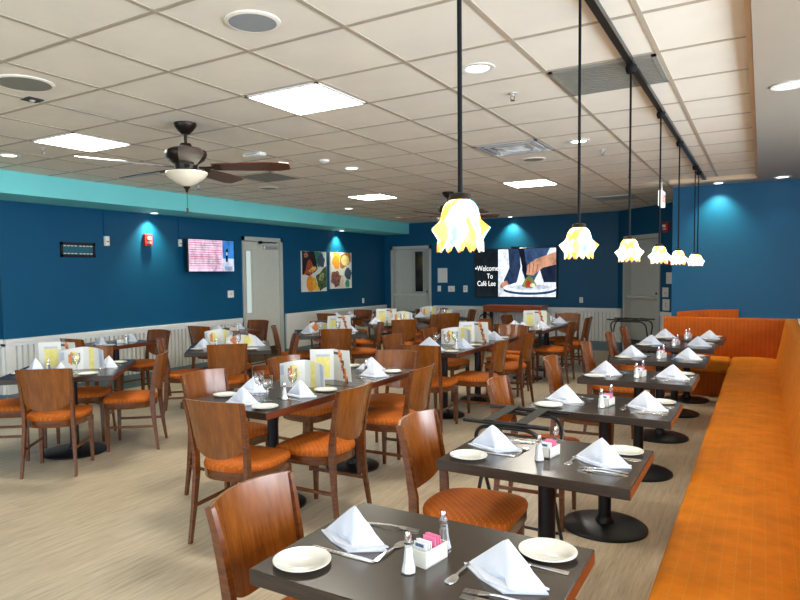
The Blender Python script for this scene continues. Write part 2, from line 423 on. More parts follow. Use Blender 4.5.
door(1, D1[1] - D1[0], D1[2], T((XL, D1[0], 0)) @ RZ(PI / 2), (.13, .27, .92, 2.02), True)
door(2, D2[1] - D2[0], D2[2], T((D2[0], YB, 0)), (.62, .83, 1.17, 2.1), hx=.93, hole_dark=True)
door(3, D3[1] - D3[0], D3[2], DG @ T((D3[0], 0, 0)), hx=.93)

# ------------------------------------------------------------------ ceiling fittings
def panel_light(i, j, label):
    x = GX0 + i * GW; y = GY0 + j * GW
    t = thing('ceiling_light', label, 'ceiling light', (x + GW / 2, y + GW / 2, CE), 0, 'square ceiling light panels')
    h = GW / 2 - .013
    g = MB().box(-h, h, -h, -h + .02, -.012, 0).box(-h, h, h - .02, h, -.012, 0).box(-h, -h + .02, -h, h, -.012, 0).box(h - .02, h, -h, h, -.012, 0)
    g.build('frame', M['clear'], t)
    MB().box(-h + .02, h - .02, -h + .02, h - .02, -.008, 0).build('diffuser', M['panel_l'], t)
panel_light(-4, 2, 'bright square ceiling panel closest to the grey round speaker by the pendant rod')
panel_light(-8, 2, 'bright square ceiling panel just this side of the dark ceiling fan')
panel_light(-8, 10, 'small far bright ceiling panel beyond the first ceiling fan, over the wall-side tables')
panel_light(-4, 10, 'bright ceiling panel beyond the silver air vent, towards the large television')

def can_proto():
    t = thing('recessed_downlight', '', 'downlight')
    MB().lathe([(.075, -.001), (.098, -.001), (.1, -.006), (.074, -.009), (.066, -.004), (.075, -.001)], 28).build('trim_ring', M['clear'], t, True)
    MB().lathe([(.0, -.0045), (.066, -.0045), (.066, -.0015), (0, -.0015)], 24).build('lamp', M['can_l'], t)
    return Proto(t)
cans = can_proto()
def can(x, y, z, label, E=12, spot=None):
    cans.place((x, y, z), 0, label, 'recessed downlights')
    l = bpy.data.lights.new('downlight', 'SPOT'); l.energy = E; l.spot_size = math.radians(95); l.spot_blend = .7; l.color = (1, .93, .8); l.shadow_soft_size = .05
    o = bpy.data.objects.new('downlight', l); COL.objects.link(o); o.location = (x, y, z - .02)
can(-1.425, 3.55, CE, 'round silver downlight between the first two pendant rods')
can(-1.44, 6.0, CE, 'round downlight lens beyond the sprinkler, next to the second pendant cord')
can(.12, 4.74, DW, 'oval white downlight in the plaster ceiling strip over the orange bench')
can(.19, 9.30, DW, 'white downlight in the plaster strip above the far orange bench corner', 5)
can(-3.91, 6.03, CE, 'small round downlight midway beyond the dark fan blades')
can(-6.17, 3.50, CE, 'small downlight at the edge of the turquoise soffit, by the first light panel')
can(-6.3, 9.6, CE, 'tiny downlight far off near the turquoise soffit end')
def washer(x, y, z, wx, wy, label, E):
    t = thing('wall_washer', label, 'downlight', (x, y, z), 0, 'wall washing downlights')
    MB().lathe([(.05, -.001), (.068, -.001), (.068, -.008), (.05, -.008), (.05, -.001)], 20).build('trim_ring', M['clear'], t, True)
    MB().lathe([(0, -.006), (.05, -.006), (.05, -.002), (0, -.002)], 20).build('lamp', M['can_l'], t)
    l = bpy.data.lights.new('wall_wash', 'SPOT'); l.energy = E; l.spot_size = math.radians(96); l.spot_blend = .85; l.color = (1, .98, .66); l.shadow_soft_size = .03
    o = bpy.data.objects.new('wall_wash', l); COL.objects.link(o); o.location = (x, y, z - .015)
    d = Vector((wx, wy, -1.0)); o.rotation_euler = d.to_track_quat('-Z', 'Y').to_euler()
washer(-7.57, 6.38, 2.51, -.22, 0, 'small white lamp under the turquoise soffit above the red fire alarm', SPOT_E)
washer(-7.57, 11.25, 2.51, -.22, 0, 'small white lamp under the turquoise soffit above the two food pictures', SPOT_E)
washer(-4.55, 13.12, CE, 0, .22, 'small white lamp in the ceiling above the large television', SPOT_E * 1.1)
washer(-.50, 9.42, DW, 0, .22, 'white lamp in the plaster strip lighting the blue wall by the track end', SPOT_E * .75)

def speaker(x, y, r, label, mat):
    t = thing('ceiling_speaker', label, 'ceiling speaker', (x, y, CE), 0, 'round ceiling speakers')
    MB().lathe([(r - .018, 0), (r, 0), (r, -.006), (r - .018, -.010), (r - .018, 0)], 36).build('rim', M['tile'], t, True)
    MB().lathe([(0, -.009), (r - .02, -.009), (r - .02, -.001), (0, -.001)], 36).build('grille', mat, t)
speaker(-2.05, 2.33, .13, 'round blue-grey ceiling speaker near the top edge beside the first light panel', M['grille'])
speaker(-3.84, 2.29, .17, 'round flat grey ceiling disc over the tables below the dark square sensor', M['greyg'])
speaker(-2.06, 6.67, .12, 'small round speaker just beyond the silver air vent', M['greyg'])
speaker(-5.70, 6.72, .13, 'small round speaker past the brown fan blades and the grey return vent', M['greyg'])
t = thing('ceiling_sensor', 'small dark square sensor plate on the tiles beside the flat grey disc', 'sensor', (-4.14, 2.52, CE))
MB().box(-.05, .05, -.05, .05, -.008, 0).build('plate', M['slot'], t); MB().lathe([(0, -.02), (.012, -.02), (.02, -.008)], 12).build('lens', M['alu'], t)

def vent(x0, x1, y0, y1, label, frame, slat, shiny=False, nz=8):
    t = thing('ceiling_vent', label, 'air vent', ((x0 + x1) / 2, (y0 + y1) / 2, CE), 0, 'ceiling air vents')
    a, b = (x1 - x0) / 2, (y1 - y0) / 2
    g = MB().box(-a, a, -b, -b + .025, -.012, 0).box(-a, a, b - .025, b, -.012, 0).box(-a, -a + .025, -b, b, -.012, 0).box(a - .025, a, -b, b, -.012, 0)
    g.build('frame', frame, t)
    MB().box(-a + .025, a - .025, -b + .025, b - .025, -.003, -.001).build('backing', frame if not shiny else M['mirror'], t)
    g = MB()
    for i in range(nz):
        y = -b + .04 + (2 * b - .08) * i / (nz - 1)
        g.box(-a + .025, a - .025, y - .014, y + .010, -.011, -.007, mtx=None)
    if not shiny: g.build('slats', slat, t)
    else:
        g = MB()
        for q in (.45, .72): g.box(-a * q, a * q, -b * q - .008, -b * q + .008, -.014, -.004).box(-a * q, a * q, b * q - .008, b * q + .008, -.014, -.004).box(-a * q - .008, -a * q + .008, -b * q, b * q, -.014, -.004).box(a * q - .008, a * q + .008, -b * q, b * q, -.014, -.004)
        g.build('diffuser_rings', M['alu'], t)
vent(-1.105, -.515, 3.85, 4.43, 'large grey return vent under the black pendant track', M['greyg'], M['greyg'], nz=14)
vent(-2.33, -1.73, 5.68, 6.27, 'silver square air diffuser near the second pendant cord', M['alu'], M['alu'], True)
vent(-5.37, -4.78, 5.68, 6.26, 'grey air vent beyond the tip of the brown fan blade', M['tbar'], M['greyg'])
vent(-2.325, -1.735, 10.55, 11.14, 'far striped air vent beyond the third pendant cord, near the corner door', M['alu'], M['greyg'], nz=6)

def sprinkler(x, y, label):
    t = thing('sprinkler_head', label, 'sprinkler', (x, y, CE), 0, 'sprinkler heads')
    MB().lathe([(.03, 0), (.03, -.006), (.012, -.01), (.012, -.02)], 16).build('escutcheon', M['alu'], t)
    MB().tube([(-.012, 0, -.02), (-.014, 0, -.035), (0, 0, -.045)], .003, 6).tube([(.012, 0, -.02), (.014, 0, -.035), (0, 0, -.045)], .003, 6).lathe([(0, -.046), (.016, -.046), (.016, -.049), (0, -.049)], 12).build('deflector', M['steel'], t)
for x, y, l in ((-1.43, 4.17, 'sprinkler head between the silver downlight and the grey return vent'), (-5.6, 3.49, 'sprinkler head by the light panel next to the fan'), (-6.31, 6.04, 'sprinkler head under the fan blades near the turquoise soffit'), (-6.3, 8.5, 'sprinkler head far along above the food pictures'), (-1.35, 6.57, 'sprinkler head between the second and third pendant cords'), (-1.40, 8.36, 'sprinkler head far along beside the third pendant cord')): sprinkler(x, y, l)
t = thing('heat_detector', 'small round white detector beyond the oblong alarm unit', 'detector', (-3.87, 5.45, CE))
MB().lathe([(0, 0), (.055, 0), (.05, -.02), (.03, -.03), (0, -.03)], 20).build('housing', M['clear'], t, True); MB().cyl(0, 0, -.036, -.03, .015, 12).build('sensor_tip', M['alu'], t)
t = thing('smoke_detector', 'white oblong alarm unit on the ceiling beyond the fan', 'smoke detector', (-4.2, 4.76, CE))
MB().box(-.11, .11, -.05, .05, -.035, 0, bev=.012, seg=2).build('housing', M['clear'], t, True); MB().box(-.08, .08, -.052, -.05, -.024, -.012).build('lens_strip', M['alu'], t)

# exit sign
t = thing('exit_sign', 'white exit sign hung from the ceiling by the blue wall corner', 'exit sign', (-1.17, 9.45, CE))
MB().box(-.02, .02, -.05, .05, -.02, 0).cyl(0, 0, -.11, -.02, .012, 8).build('bracket', M['clear'], t)
MB().box(-.025, .025, -.16, .16, -.32, -.11, bev=.005).build('housing', M['exitw'], t)
def text(s, name, mat, size, parent, mtx, align='CENTER', ext=.001):
    c = bpy.data.curves.new(name, 'FONT'); c.body = s; c.size = size; c.align_x = align; c.extrude = ext
    c.materials.append(mat); tmp = bpy.data.objects.new('tmp', c); COL.objects.link(tmp)
    me = bpy.data.meshes.new_from_object(tmp); bpy.data.objects.remove(tmp); me.name = name
    if not me.materials: me.materials.append(mat)
    o = bpy.data.objects.new(name, me); COL.objects.link(o); o.parent = parent; o.matrix_local = mtx; return o
RX90 = Matrix.Rotation(PI / 2, 4, 'X')
M['exitred'] = emit('exit_red', srgb(210, 40, 30), .6)
text('EXIT', 'lettering', M['exitred'], .15, t, T((.027, 0, -.265)) @ RZ(PI / 2) @ RX90)
text('EXIT', 'lettering', M['exitred'], .15, t, T((-.027, 0, -.265)) @ RZ(-PI / 2) @ RX90)

# ceiling fans
def make_fan():
    t = thing('ceiling_fan', '', 'ceiling fan', (0, 0, 0), 0, 'ceiling fans')
    MB().lathe([(0, 0), (.085, 0), (.085, -.02), (.06, -.055), (.03, -.085), (0, -.085)], 24).build('canopy', M['bronze'], t, True)
    MB().cyl(0, 0, -.16, -.08, .013, 12).build('downrod', M['bronze'], t)
    MB().lathe([(0, -.15), (.04, -.155), (.05, -.18), (.12, -.195), (.155, -.215), (.16, -.24), (.14, -.28), (.095, -.31), (0, -.31)], 32).build('motor_housing', M['bronze'], t, True)
    MB().lathe([(.09, -.30), (.085, -.34), (.07, -.385), (0, -.385)], 24).build('switch_housing', M['bronze'], t, True)
    MB().lathe([(0, -.375), (.160, -.375), (.162, -.388), (.135, -.42), (.085, -.455), (.04, -.478), (0, -.488)], 32).build('light_bowl', M['cream'], t, True)
    MB().lathe([(0, -.485), (.03, -.485), (.014, -.505), (.008, -.53), (0, -.53)], 16).build('finial', M['bronze'], t, True)
    MB().cyl(0, 0, -.65, -.53, .0025, 6).cyl(0, 0, -.69, -.65, .008, 8).build('pull_chain', M['bronze'], t)
    for k in range(5):
        a = math.radians(32 + 72 * k); m = RZ(a) @ Matrix.Rotation(math.radians(-12), 4, 'X')
        bl = MB(); sec = []
        for i in range(9):
            x = .20 + .60 * i / 8; hw = .060 + .025 * math.sin(PI * min(1, (x - .2) / .62) * .6)
            if i == 8: hw *= .72
            sec.append([(x, -hw, -.004), (x, hw, -.004), (x, hw, .004), (x, -hw, .004)])
        b = bl.sweep(sec).build('blade', M['blade'], t); b.matrix_local = T((0, 0, -.335)) @ m
        ir = MB().box(.10, .26, -.018, .018, -.012, -.004).box(.22, .27, -.045, .045, -.012, -.005).build('blade_iron', M['bronze'], b)
    return Proto(t)
fan = make_fan()
fan.place((-3.83, 3.55, CE), 0, 'dark bronze ceiling fan with cream bowl light, blades over the middle tables', 'ceiling fans')
fan.place((-3.92, 8.6, CE), math.radians(14), 'farther ceiling fan half hidden behind the first glass pendant', 'ceiling fans')

# pendant track and pendants
t = thing('pendant_track', 'long black ceiling track carrying the row of glass pendants', 'light track', (-.65, 0, CE))
MB().box(-.018, .018, .9, 9.23, -.03, 0).build('rail', M['blackp'], t); MB().box(-.022, .022, 9.2, 9.25, -.034, 0).build('end_cap', M['black'], t)
def make_pendant():
    t = thing('glass_pendant', '', 'pendant light')
    MB().lathe([(0, -.03), (.028, -.03), (.03, -.045), (.024, -.07), (0, -.07)], 16).build('canopy', M['cordm'], t, True)
    MB().cyl(0, 0, -.97, -.06, .006, 10).build('cord', M['cordm'], t)
    MB().lathe([(0, -.965), (.026, -.97), (.03, -.985), (0, -.99)], 16).build('socket_cap', M['bronze'], t, True)
    n = 64; prof = [(.020, 0), (.034, -.005), (.043, -.018), (.048, -.036), (.052, -.052), (.062, -.066), (.068, -.076), (.060, -.088), (.055, -.102), (.056, -.118)]
    g = MB(); vs = []; fs = []
    for k, (r, z) in enumerate(prof):
        f = min(1, max(0, (k - 3) / 3))
        for i in range(n):
            a = 2 * PI * i / n; fl = 1 + (f * .2 * math.cos(6 * a + .4) if k < 8 else .07 * math.cos(12 * a))
            dz = (f * .006 * math.cos(6 * a + .4) if k < 8 else 0) - (.010 * math.cos(12 * a + .8) if k == 9 else 0)
            vs.append((r * fl * math.cos(a), r * fl * math.sin(a), z + dz - .985))
    for k in range(len(prof) - 1):
        for i in range(n): j = (i + 1) % n; fs.append((k * n + i, k * n + j, (k + 1) * n + j, (k + 1) * n + i))
    sh = g.add(vs, fs).build('glass_shade', M['shade'], t, True, 80)
    md = sh.modifiers.new('thick', 'SOLIDIFY'); md.thickness = .003
    MB().lathe([(0, -1.0), (.012, -1.005), (.022, -1.03), (.024, -1.05), (.015, -1.07), (0, -1.075)], 16).build('bulb', M['bulb'], t, True)
    return Proto(t)
pend = make_pendant()
desc = ['first and biggest glass pendant, hanging over the first bench-side table', 'second glass pendant, with a blue-tipped shade', 'third glass pendant in the row along the bench', 'fourth glass pendant, seen against the grey corner door', 'fifth glass pendant, overlapping the blue wall corner', 'sixth glass pendant, one of the close pair at the track end', 'seventh and last glass pendant at the track end']
for k, y in enumerate((1.50, 2.72, 3.90, 5.15, 6.40, 7.98, 8.42)):
    pend.place((-.65, y, CE), k * .5, desc[k], 'glass pendants along the bench').scale = (1, 1, 1.018)
    l = bpy.data.lights.new('pendant_glow', 'POINT'); l.energy = PEND_E; l.color = (1, .84, .58); l.shadow_soft_size = .04
    o = bpy.data.objects.new('pendant_glow', l); COL.objects.link(o); o.location = (-.65, y, CE - 1.045)

# ------------------------------------------------------------------ furniture
def outline(n=48):
    """seat plan: wide front, narrower rounded rear"""
    pts = []
    for i in range(n):
        a = 2 * PI * i / n; c, s = math.cos(a), math.sin(a)
        e = .34 if s > 0 else .75
        x = math.copysign(abs(c) ** e, c); y = math.copysign(abs(s) ** e, s)
        wdt = .232 + .03 * y if y < 0 else .232
        pts.append((x * wdt, y * (.235 if y > 0 else .215) + .005))
    return pts
def make_chair():
    t = thing('dining_chair', '', 'chair')
    ol = outline()
    g = MB(); g.sweep([[(x, y, z) for x, y in [(px * q, .01 + (py - .01) * q) for px, py in ol]] for z, q in ((.385, .97), (.392, .985), (.440, .985))])
    g.build('seat_frame', M['chairw'], t, True, 50)
    g = MB(); g.sweep([[(px * q, .01 + (py - .01) * q, z) for px, py in ol] for z, q in ((.436, .965), (.444, 1.0), (.460, 1.005), (.474, .98), (.485, .91), (.493, .7), (.497, .35))])
    g.build('seat', M['seat'], t, True, 80)
    path = [(.205, -.250, 0, .019, .026), (.192, -.222, .22, .022, .034), (.183, -.205, .42, .025, .046), (.182, -.207, .53, .025, .044), (.188, -.226, .66, .022, .036), (.194, -.248, .78, .020, .032), (.200, -.270, .865, .018, .028)]
    for s in (-1, 1):
        secs = [[(s * x - w_, y - d, z), (s * x + w_, y - d, z), (s * x + w_, y + d, z), (s * x - w_, y + d, z)] for x, y, z, w_, d in [(p[0], p[1], p[2], p[3] * .5, p[4] * .48) for p in path]]
        MB().sweep(secs).build('leg', M['chairw'], t, True, 30)
    for s in (-1, 1):
        secs = [[(s * x - w_, y - w_, z), (s * x + w_, y - w_, z), (s * x + w_, y + w_, z), (s * x - w_, y + w_, z)] for x, y, z, w_ in ((.206, .188, 0, .011), (.203, .184, .400, .019))]
        MB().sweep(secs).build('leg', M['chairw'], t)
    for s in (-1, 1):
        MB().box(s * .196 - .007, s * .196 + .007, -.22, .188, .205, .228, bev=.003).build('stretcher', M['chairw'], t)
    # curved plywood back
    nx, nz = 16, 8; F = []; B = []
    def ypost(z): return -.207 - .063 * ((z - .53) / .335) ** 1.25 if z > .53 else -.207
    for r in range(nz + 1):
        for c in range(nx + 1):
            u = -1 + 2 * c / nx; zb = .528 + .072 * abs(u) ** 2.6; zt = .868 + .006 * (1 - u * u)
            z = zb + (zt - zb) * r / nz; xh = .180 + .018 * (z - .55) / .3
            y = ypost(z) - .048 * (1 - u * u)
            F.append((u * xh, y + .006, z)); B.append((u * xh, y - .006, z))
    n1 = len(F); fs = []; mi = []
    q = lambda r, c: r * (nx + 1) + c
    for r in range(nz):
        for c in range(nx):
            fs.append((q(r, c), q(r, c + 1), q(r + 1, c + 1), q(r + 1, c))); mi.append(0)
            fs.append((n1 + q(r, c), n1 + q(r + 1, c), n1 + q(r + 1, c + 1), n1 + q(r, c + 1))); mi.append(0)
    for c in range(nx):
        for r in (0, nz): fs.append((q(r, c), q(r, c + 1), n1 + q(r, c + 1), n1 + q(r, c))); mi.append(1)
    for r in range(nz):
        for c in (0, nx): fs.append((q(r, c), q(r + 1, c), n1 + q(r + 1, c), n1 + q(r, c))); mi.append(1)
    g = MB(); g.v = F + B; g.f = fs; g.mi = mi
    g.build('backrest', [M['panel'], M['edgew']], t, True, 40)
    return Proto(t)
chair = make_chair()
CH = 'wooden chairs with orange seats'
def put_chair(x, y, ang, where):
    """x,y = middle of the top of the backrest; ang = heading the sitter faces (deg, 0=+X)"""
    a = math.radians(ang); r = a - PI / 2
    ox, oy = x + .26 * math.cos(a), y + .26 * math.sin(a)
    chair.place((ox, oy, 0), r, 'curved-back wooden chair with orange seat, ' + where, CH)

def make_base(t, x, y, r=.28, colr=.038, top=.715):
    MB().lathe([(0, .0), (r, .0), (r, .012), (r - .012, .02), (.06, .034), (0, .036)], 48, (x, y, 0)).build('base_plate', M['black'], t, True)
    MB().cyl(x, y, .03, top - .01, colr, 20).build('column', M['black'], t, True)
    MB().box(x - .18, x + .18, y - .03, y + .03, top - .02, top).box(x - .03, x + .03, y - .18, y + .18, top - .02, top).build('mounting_plate', M['black'], t)
    MB().lathe([(.055, .03), (.055, .045), (.04, .07)], 16, (x, y, 0)).build('column_collar', M['black'], t, True)
def make_top(t, w_, d, th=.045):
    bm = bmesh.new(); bmesh.ops.create_cube(bm, size=1)
    for v in bm.verts: v.co = Vector((v.co.x * w_, v.co.y * d, .76 - th / 2 + v.co.z * th))
    g = MB(); bmesh.ops.bevel(bm, geom=bm.edges[:], offset=.003, segments=1, affect='EDGES'); g.addbm(bm)
    o = g.build('tabletop', [M['ttop'], M['tedge'], M['tedger']], t)
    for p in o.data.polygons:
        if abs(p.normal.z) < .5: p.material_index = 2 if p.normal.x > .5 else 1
def make_table(w_, d, r):
    t = thing('dining_table', '', 'table')
    make_top(t, w_, d); make_base(t, 0, 0, r); return Proto(t)
tabT, tabM, tabD, tabW = make_table(.80, .60, .25), make_table(.73, .97, .22), make_table(.92, 1.08, .275), make_table(.66, .78, .22)

# ---------------- tableware prototypes (origin on the table surface)
def make_plate():
    t = thing('bread_plate', '', 'plate')
    MB().lathe([(0, .002), (.045, .001), (.05, .004), (.078, .016), (.0815, .0175), (.0815, .0195), (.077, .019), (.052, .009), (.045, .006), (0, .006)], 40).build('dish', M['white'], t, True)
    return Proto(t)
def make_plate():
    o = MB().lathe([(.050, .0), (.054, .002), (.078, .0105), (.0825, .0125), (.0825, .0145), (.077, .0145), (.060, .009), (.053, .005), (0, .005)], 40).build('bread_plate', M['white'], None, True)
    return Proto(tag(o, '', 'plate'))
def make_napkin(seed):
    rnd = random.Random(seed)
    A = Vector((.0, .012, .114)); Lf = Vector((-.125, .01, .004)); R = Vector((.125, .0, .004)); F = Vector((.035, -.062, .003)); F2 = Vector((-.04, -.035, .004)); B = Vector((.01, .06, .003))
    A.x += rnd.uniform(-.02, .02); F.x += rnd.uniform(-.03, .03)
    bm = bmesh.new()
    vs = [bm.verts.new(v) for v in (A, Lf, F2, F, R, B)]
    for f in ((0, 1, 2), (0, 2, 3), (0, 3, 4), (0, 4, 5), (0, 5, 1)): bm.faces.new([vs[i] for i in f])
    bm.faces.new([vs[i] for i in (1, 5, 4, 3, 2)])
    bmesh.ops.subdivide_edges(bm, edges=bm.edges[:], cuts=5, use_grid_fill=True)
    bmesh.ops.triangulate(bm, faces=bm.faces[:])
    for _ in range(2): bmesh.ops.smooth_vert(bm, verts=bm.verts, factor=.35, use_axis_x=True, use_axis_y=True, use_axis_z=True)
    ph = rnd.uniform(0, 6)
    for v in bm.verts:
        k = math.sin(v.co.x * 70 + v.co.z * 40 + ph) * .0022 + math.sin(v.co.x * 31 - v.co.z * 90 + ph * 2) * .0018
        v.co.y += k * 1.2; v.co.z = max(.0008, v.co.z + .002)
    g = MB().addbm(bm)
    # loose lower fold that spreads on the table
    p = [(-.128, .0), (-.05, -.048), (.04, -.08), (.132, -.012), (.09, .02), (-.08, .03)]
    g.prism(p, .0004, .005)
    p = [(-.115, .005), (-.02, -.06), (.06, -.066), (.126, .004), (.03, .02)]
    g.prism(p, .005, .010)
    o = g.build('folded_napkin', M['cloth'], None, True, 50)
    return Proto(tag(o, '', 'napkin'))
def strip(name, outl, mat, zf, th=.0022):
    """flat-ware from half outline [(x, halfwidth)], zf(x) height; returns MB"""
    g = MB(); secs = []
    for x, h in outl: z = zf(x); secs.append([(x, -h, z), (x, h, z), (x, h * .8, z + th), (x, -h * .8, z + th)])
    return g.sweep(secs)
def make_fork():
    zf = lambda x: .001 + .010 * max(0, math.sin(PI * min(1, max(0, (x - .02) / .15)))) * .6
    g = strip('f', [(0, .007), (.012, .0085), (.05, .005), (.10, .0032), (.125, .0036), (.135, .009), (.15, .0115), (.155, .0115)], M['steel'], zf)
    for k in range(4):
        y = -.0087 + k * .0058
        g.sweep([[(x, y - h, zf(x)), (x, y + h, zf(x)), (x, y + h, zf(x) + .002), (x, y - h, zf(x) + .002)] for x, h in ((.154, .0018), (.175, .0016), (.195, .0008))])
    return Proto(tag(g.build('dinner_fork', M['flat']), '', 'fork'))
def make_knife():
    g = strip('k', [(0, .008), (.01, .0095), (.06, .0075), (.105, .006), (.108, .0085), (.16, .0095), (.20, .007), (.215, .002)], M['steel'], lambda x: .001, .003)
    return Proto(tag(g.build('table_knife', M['flat']), '', 'knife'))
def make_spoon():
    g = strip('s', [(0, .006), (.01, .0075), (.05, .004), (.095, .003), (.105, .004), (.112, .010), (.122, .0145), (.135, .016), (.148, .0135), (.157, .007), (.160, .002)], M['steel'], lambda x: .001 + .006 * max(0, math.sin(PI * min(1, max(0, x / .125)))), .0022)
    return Proto(tag(g.build('teaspoon', M['flat']), '', 'spoon'))
def make_shaker(kind):
    t = thing(kind + '_shaker', '', 'shaker')
    MB().lathe([(.0, .0), (.0215, .0), (.0225, .006), (.0165, .03), (.0115, .078), (.0105, .084)], 8).build('glass_body', M['glass'], t)
    top = .072 if kind == 'salt' else .062
    MB().lathe([(0, .003), (.0195, .003), (.0195, .007), (.0145, .03), (.0098, top), (0, top)], 8).build(kind + '_filling', M[kind], t)
    MB().lathe([(.0125, .082), (.013, .088), (.0095, .090), (.0095, .104), (.007, .112), (0, .114)], 14).build('chrome_cap', M['chrome'], t, True)
    return Proto(t)
def make_caddy():
    t = thing('sugar_caddy', '', 'sugar caddy')
    g = MB().box(-.031, .031, -.052, -.048, 0, .046).box(-.031, .031, .048, .052, 0, .046).box(-.031, -.027, -.052, .052, 0, .046).box(.027, .031, -.052, .052, 0, .046).box(-.031, .031, -.052, .052, 0, .005)
    g.build('china_box', M['white'], t)
    for k in range(3): MB().box(-.022, .022, -.036 + k * .011, -.034 + k * .011, .006, .063 + .003 * (k % 2), mtx=None).build('white_packet', M['packet'], t)
    for k in range(3): MB().box(-.020, .024, .004 + k * .011, .006 + k * .011, .006, .068 + .002 * (k % 2)).build('pink_packet', M['pink'], t)
    MB().box(-.016, .012, -.0375, -.0365, .050, .059).build('printed_band', M['packprint'], t)
    return Proto(t)
def make_goblet():
    o = MB().lathe([(.0, .0), (.034, .0), (.034, .003), (.006, .008), (.005, .055), (.012, .065), (.028, .085), (.035, .115), (.033, .165), (.0315, .165), (.033, .115), (.026, .088), (.010, .070), (0, .067)], 24).build('water_goblet', M['glass'], None, True)
    return Proto(tag(o, '', 'glass'))
def make_menu(kind, curl=(.02, .02), droop=0., spread=24):
    """printed card folded once and stood open like a book, the leaves slightly curled"""
    t = thing('folded_menu', '', 'menu'); W, Hh = .185, (.24, .20, .17)[kind]; nx, nz = 12, 12
    rnd = random.Random(kind * 5 + 1)
    for s, ang in ((-1, math.radians(spread)), (1, math.radians(-spread))):
        V, F, I = [], [], []
        for side in (-1, 1):
            for r in range(nz + 1):
                for c in range(nx + 1):
                    u, v = c / nx, r / nz
                    V.append((s * W * u, side * .0008 + curl[0 if s < 0 else 1] * (u * u * 1.6 - u * .6) - .02 * v * u, v * (Hh - droop * u * u)))
        n1 = (nx + 1) * (nz + 1); q = lambda r, c: r * (nx + 1) + c
        for side in (0, 1):
            for r in range(nz):
                for c in range(nx):
                    u, v = (c + .5) / nx, (r + .5) / nz; mi = 0
                    if kind == 0:
                        if s < 0:
                            if .2 < u < .78 and .06 < v < .72: mi = 1
                            elif .2 < u < .78 and .78 < v < .84: mi = 4
                        else:
                            d = abs(u - (.75 - .35 * v))
                            if d < .10: mi = 2 if rnd.random() < .7 else 3
                            elif .82 < v < .95 and u < .6: mi = 3 if rnd.random() < .5 else 2
                    elif kind == 1:
                        if s > 0:
                            if .25 < u < .5: mi = 1
                            elif .75 < u < .95 and v > .1: mi = 4 if r % 2 else 5
                        else:
                            if (u - .45) ** 2 / .06 + (v - .55) ** 2 / .1 < 1: mi = 2 if u > .5 else 1
                            elif u > .82 and .5 < v < .9: mi = 4
                    else:
                        if (u - .5) ** 2 / .07 + (v - .45) ** 2 / .12 < 1: mi = 1 if s > 0 else 2
                        elif v > .85 and u < .6: mi = 3
                    o = side * n1; F.append((o + q(r, c), o + q(r, c + 1), o + q(r + 1, c + 1), o + q(r + 1, c))); I.append(mi)
        for c in range(nx):
            for r in (0, nz): F.append((q(r, c), q(r, c + 1), n1 + q(r, c + 1), n1 + q(r, c))); I.append(0)
        for r in range(nz):
            for c in (0, nx): F.append((q(r, c), q(r + 1, c), n1 + q(r + 1, c), n1 + q(r, c))); I.append(0)
        g = MB(); g.v, g.f, g.mi = V, F, I
        o = g.build('menu_leaf', [M['paper'], M['pyel'], M['porg'], M['pdark'], M['pgrey'], M['pblue']], t, True); o.rotation_euler = (0, 0, ang)
    return Proto(t)
plate, fork, knife, spoon = make_plate(), make_fork(), make_knife(), make_spoon()
napk = [make_napkin(3), make_napkin(11), make_napkin(27)]
saltp, pepp, caddy, goblet = make_shaker('salt'), make_shaker('pepper'), make_caddy(), make_goblet()
menus = [make_menu(0), make_menu(1, (.05, -.03), .03, 14), make_menu(2, (.03, .05), .05, 30)]
TZ = .7603
R = math.radians
nk = [0]
def napkin(x, y, rz, label):
    nk[0] += 1
    napk[nk[0] % 3].place((x, y, TZ), rz, label, 'folded white napkins')

ORD = ['first', 'second', 'third', 'fourth', 'fifth', 'sixth', 'seventh']
def bench_table(k, cy):
    o = ORD[k]; tn = 'the %s bench-side table' % o
    cx = -.803 if k < 6 else -.76
    tabT.place((cx, cy, 0), 0, 'dark two-seat table on a black disc base, %s from the camera along the bench' % o, 'two-seat tables along the bench')
    small = k >= 2
    # aisle seat (guest faces +X) and bench seat
    plate.place((cx - .29, cy - .20, TZ), 0, 'white bread plate on the aisle side of ' + tn, 'bread plates')
    plate.place((cx + .29, cy + .20, TZ), 0, 'white bread plate on the bench side of ' + tn, 'bread plates')
    napkin(cx - .25, cy + .005, R(-4 + 6 * math.sin(k * 2)), 'folded white napkin on the aisle side of ' + tn)
    napkin(cx + .232, cy + .0, R(-10 + 6 * math.sin(k * 3)), 'folded white napkin on the bench side of ' + tn)
    knife.place((cx - .33, cy - .095, TZ), R(0), 'steel knife in front of the aisle-side napkin on ' + tn, 'knives')
    knife.place((cx + .375, cy + .105, TZ), R(178), 'steel knife behind the bench-side napkin on ' + tn, 'knives')
    fork.place((cx - .30, cy + .135, TZ), R(8), 'steel fork behind the aisle-side napkin on ' + tn, 'forks')
    spoon.place((cx - .115, cy - .09, TZ), R(88), 'teaspoon beside the aisle-side napkin on ' + tn, 'spoons')
    spoon.place((cx + .125, cy + .05, TZ), R(-94), 'teaspoon beside the bench-side napkin on ' + tn, 'spoons')
    fork.place((cx + .36, cy - .105, TZ), R(184), 'inner steel fork before the bench-side napkin on ' + tn, 'forks')
    fork.place((cx + .365, cy - .145, TZ), R(182), 'outer steel fork before the bench-side napkin on ' + tn, 'forks')
    saltp.place((cx - .004, cy - .10, TZ), 0, 'glass salt shaker in front of the sugar caddy on ' + tn, 'salt shakers')
    pepp.place((cx + .015, cy + .085, TZ), .3, 'glass pepper shaker behind the sugar caddy on ' + tn, 'pepper shakers')
    caddy.place((cx + .008, cy - .005, TZ), R(-10), 'white china caddy of sugar packets on ' + tn, 'sugar caddies')
TY = [1.60, 2.80, 4.05, 5.30, 6.54, 7.72, 8.60]
